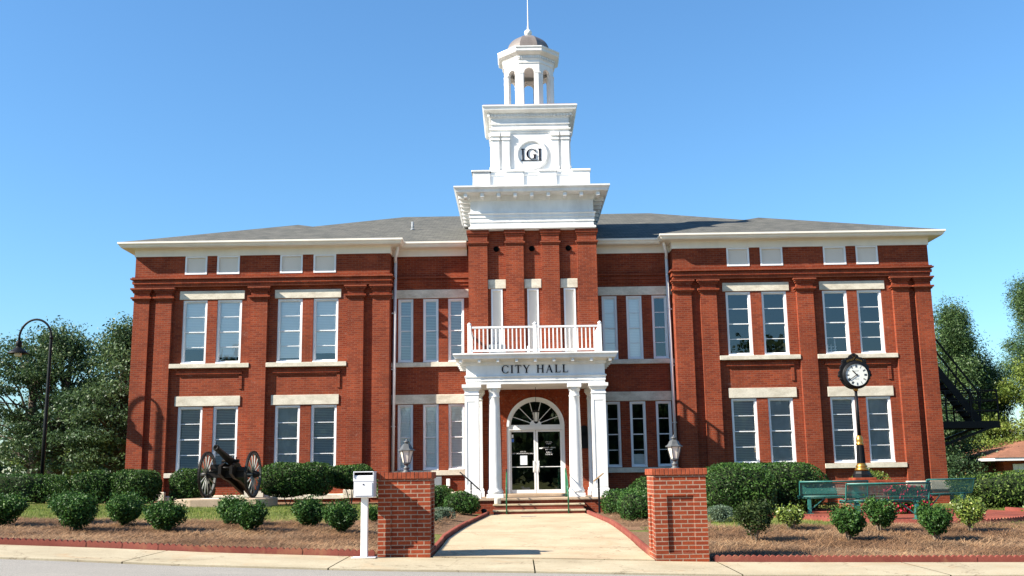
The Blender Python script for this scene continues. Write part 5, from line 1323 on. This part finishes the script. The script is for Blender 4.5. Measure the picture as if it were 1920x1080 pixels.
def tree(x, y, z0, label, trunk_h, trunk_r, clumps, leafmat, nleaf, L, flat=.45, group=None, name='tree', limbs=40, aspect=.5, tops=None, lean=0, trunks=1, csz=.9, up=.35, seed=1):
    """clumps: array (k,3) of clump centres in local space; each clump is a flattened spray of leaves"""
    e = empty(name, (x, y, z0), label, 'tree', group); r2 = random.Random(seed)
    k = len(clumps); per = nleaf//k
    idx = np.repeat(np.arange(k), per); q = norm(rng.normal(size=(len(idx), 3)))*(rng.random((len(idx), 1))**.42)*np.array([.95, .95, .95*flat])*(1+.14*np.clip(rng.normal(size=(len(idx), 1)), -2, 1.6))
    sz = csz*(.6+.8*np.random.default_rng(seed).random(k)); out = norm(clumps*np.array([1, 1, .15])+1e-6)
    P = clumps[idx]+q*sz[idx][:, None]+out[idx]*(np.clip(rng.normal(size=(len(idx), 1)), -1.8, 1.8)*.35)*sz[idx][:, None]
    P[:, 2] -= .25*((q[:, :2]**2).sum(1))*sz[idx]
    base = np.random.default_rng(seed+5).random(k)
    r = np.clip(.62*rng.random(len(idx))+.38*base[idx], 0, 1)
    Nup = np.tile(np.array([0, 0, 1.]), (len(P), 1))
    V, F, U = leaf_arrays(P, L, aspect, Nup, up, rnd=r); arrays_obj('crown', V, F, U, M[leafmat], e)
    mb = MB()
    for t in range(trunks):
        ox = (t-(trunks-1)/2)*1.6; ht = trunk_h*(.9+.2*r2.random())
        pts = [(ox*.5, 0, -.3), (ox*.7+lean*.2, .1, ht*.35), (ox+lean*.6, 0, ht*.7), (ox*1.2+lean, .0, ht)]; mb.tube(pts, [trunk_r*1.3, trunk_r, trunk_r*.7, trunk_r*.25], 10)
        sel = r2.sample(range(k), min(k, limbs//trunks))
        for i in sel:
            c = clumps[i]; f = r2.uniform(.25, .85); zz = max(.15*ht, min(ht*.95, c[2]*f)); u = zz/ht
            a = Vector((ox*(.5+.7*u)+lean*u, 0, zz)); b = Vector(c); m = (a+b)/2+Vector((0, 0, .12*(b-a).length))
            rr = trunk_r*.34*(1-.6*u); mb.tube([a, m, b], [rr, rr*.6, rr*.2], 6)
    mb.build('trunk', M['bark'], e)
    return e
def crown_pts(k, rx, ry, z0, z1, seed, shape=1.0, bottom=.35):
    r = np.random.default_rng(seed); out = []
    while len(out) < k:
        u = r.random(); z = z0+(z1-z0)*u; prof = (math.sin(math.pi*min(1, (u*(1-bottom)+bottom)))**.6)*shape
        a = r.uniform(0, 2*math.pi); q = r.random()**.45
        m = 1+.18*math.sin(3*a+seed)+.12*math.sin(5*a+2*u*6)
        out.append((rx*prof*q*m*math.cos(a), ry*prof*q*m*math.sin(a), z))
    return np.array(out)
tree(-23.9, 15.5, G(-24, 15), 'broad spreading oak with wispy layered branches behind the street lamp', 6.2, .30, crown_pts(170, 4.6, 3.4, 1.3, 7.9, 3, 1, .30), 'leaf_oak', 44000, .16, .26, 'oaks at the left of the building', 'oak_tree', 70, .45, csz=1.0, trunks=2, seed=3)
tree(-19.9, 14.5, G(-20, 15), 'taller dense oak close to the left corner of the building', 7.0, .30, crown_pts(130, 2.9, 3.0, 1.3, 7.9, 5, 1, .35), 'leaf_oak', 38000, .17, .30, 'oaks at the left of the building', 'oak_tree', 60, .45, csz=1.0, trunks=1, seed=9)
tree(-26.5, 24, .6, 'pale olive young tree low behind the left hedge', 2.6, .12, crown_pts(70, 2.6, 2.0, .8, 3.6, 8), 'leaf_yellow', 9000, .20, .5, None, 'tree', 16, csz=.9, seed=4)
# pines and broadleaves at the right
def pine(x, y, z0, h, r_, label, seed, n=30000, leafm='leaf_pine', lowf=.45, k_=30):
    r = np.random.default_rng(seed); cl = []
    for k in range(k_):
        u = r.random(); z = h*(lowf+(1-lowf)*u); rad = r_*(1-.8*u**1.8)*(.3+.7*r.random()); a = r.uniform(0, 6.28); cl.append((rad*math.cos(a), rad*math.sin(a), z))
    return tree(x, y, z0, label, h*.95, .22, np.array(cl), leafm, n, .19, .75, 'pines behind the fire escape', 'pine_tree', 40, .30, csz=1.15, seed=seed, up=.7)
pine(28.9, 33, -1.1, 12.6, 2.0, 'tall dark pine rising just behind the building corner above the fire escape', 21, 36000, lowf=.5)
pine(31.3, 34.5, -1.1, 9.6, 2.1, 'shorter dark pine in the gap between fire escape and light green tree', 22, 30000, lowf=.3)
pine(28.3, 36.0, -1.1, 8.6, 2.6, 'low dark pine behind the fire escape stair', 23, 30000, lowf=.2)
pine(41.6, 46.0, -1.1, 17.6, 3.6, 'tall pine at the right edge of the photo over the light green tree', 24, 50000, lowf=.45, k_=70)
tree(33.6, 31.0, -1.1, 'bright yellow green broadleaf tree behind the small house', 7.6, .26, crown_pts(110, 3.5, 2.8, 2.0, 9.3, 31, 1, .25), 'leaf_light', 42000, .17, .4, None, 'maple_tree', 40, csz=1.0, seed=31)
tree(31.6, 37.5, -1.1, 'mid green broadleaf tree low behind the fire escape', 4.8, .18, crown_pts(90, 2.7, 2.4, 1.0, 6.6, 33, 1, .3), 'leaf_light', 22000, .19, .4, None, 'maple_tree', 26, csz=.9, seed=33)
tree(26.2, 28.5, -1.0, 'dark leafy tree directly behind the fire escape platform', 4.4, .2, crown_pts(80, 2.2, 2.0, .6, 5.2, 34, 1, .3), 'leaf_oak', 20000, .18, .4, None, 'oak_tree', 26, csz=.9, seed=34)
# far woods that read as one mass
P = []
r = np.random.default_rng(5)
for x_ in np.arange(-170, 190, 5.0):
    hgt = 7+3*math.sin(x_*.07)+2.5*r.random(); 
    if -60 < x_ < 20: hgt *= .62
    c = crown_pts(26, 4.5, 3.5, 0, hgt, int(abs(x_)*10)+1, 1, .4)+np.array([x_, 118+8*math.sin(x_*.11), -1.5]); P.append(c)
C_ = np.concatenate(P); idx = np.repeat(np.arange(len(C_)), 26); Q = C_[idx]+rng.normal(size=(len(idx), 3))*np.array([1.1, 1.0, .8])
V, F, U = leaf_arrays(Q, .95, .7); o = arrays_obj('far_woods', V, F, U, M['leaf_oak']); tag(o, 'distant line of dark woods low on the horizon', 'woods', kind='stuff')
# woods across the street, seen only as reflections in the panes
P = []
for x_ in np.arange(-70, 72, 5.5):
    hgt = 9.5+2.5*math.sin(x_*.13)+2*r.random()
    if abs(x_+44) < 4 or abs(x_-33) < 4: hgt = 18
    P.append(crown_pts(30, 4.6, 3.5, 1.5, hgt, int(abs(x_)*10)+3, 1, .3)+np.array([x_, -112+6*math.sin(x_*.2), 0]))
C_ = np.concatenate(P); idx = np.repeat(np.arange(len(C_)), 70); Q = C_[idx]+rng.normal(size=(len(idx), 3))*np.array([1.6, 1.2, 1.3])
V, F, U = leaf_arrays(Q, 1.3, .8); o = arrays_obj('street_woods', V, F, U, M['leaf_oak']); tag(o, 'line of trees on the far side of the street reflected in the windows', 'woods', kind='stuff')
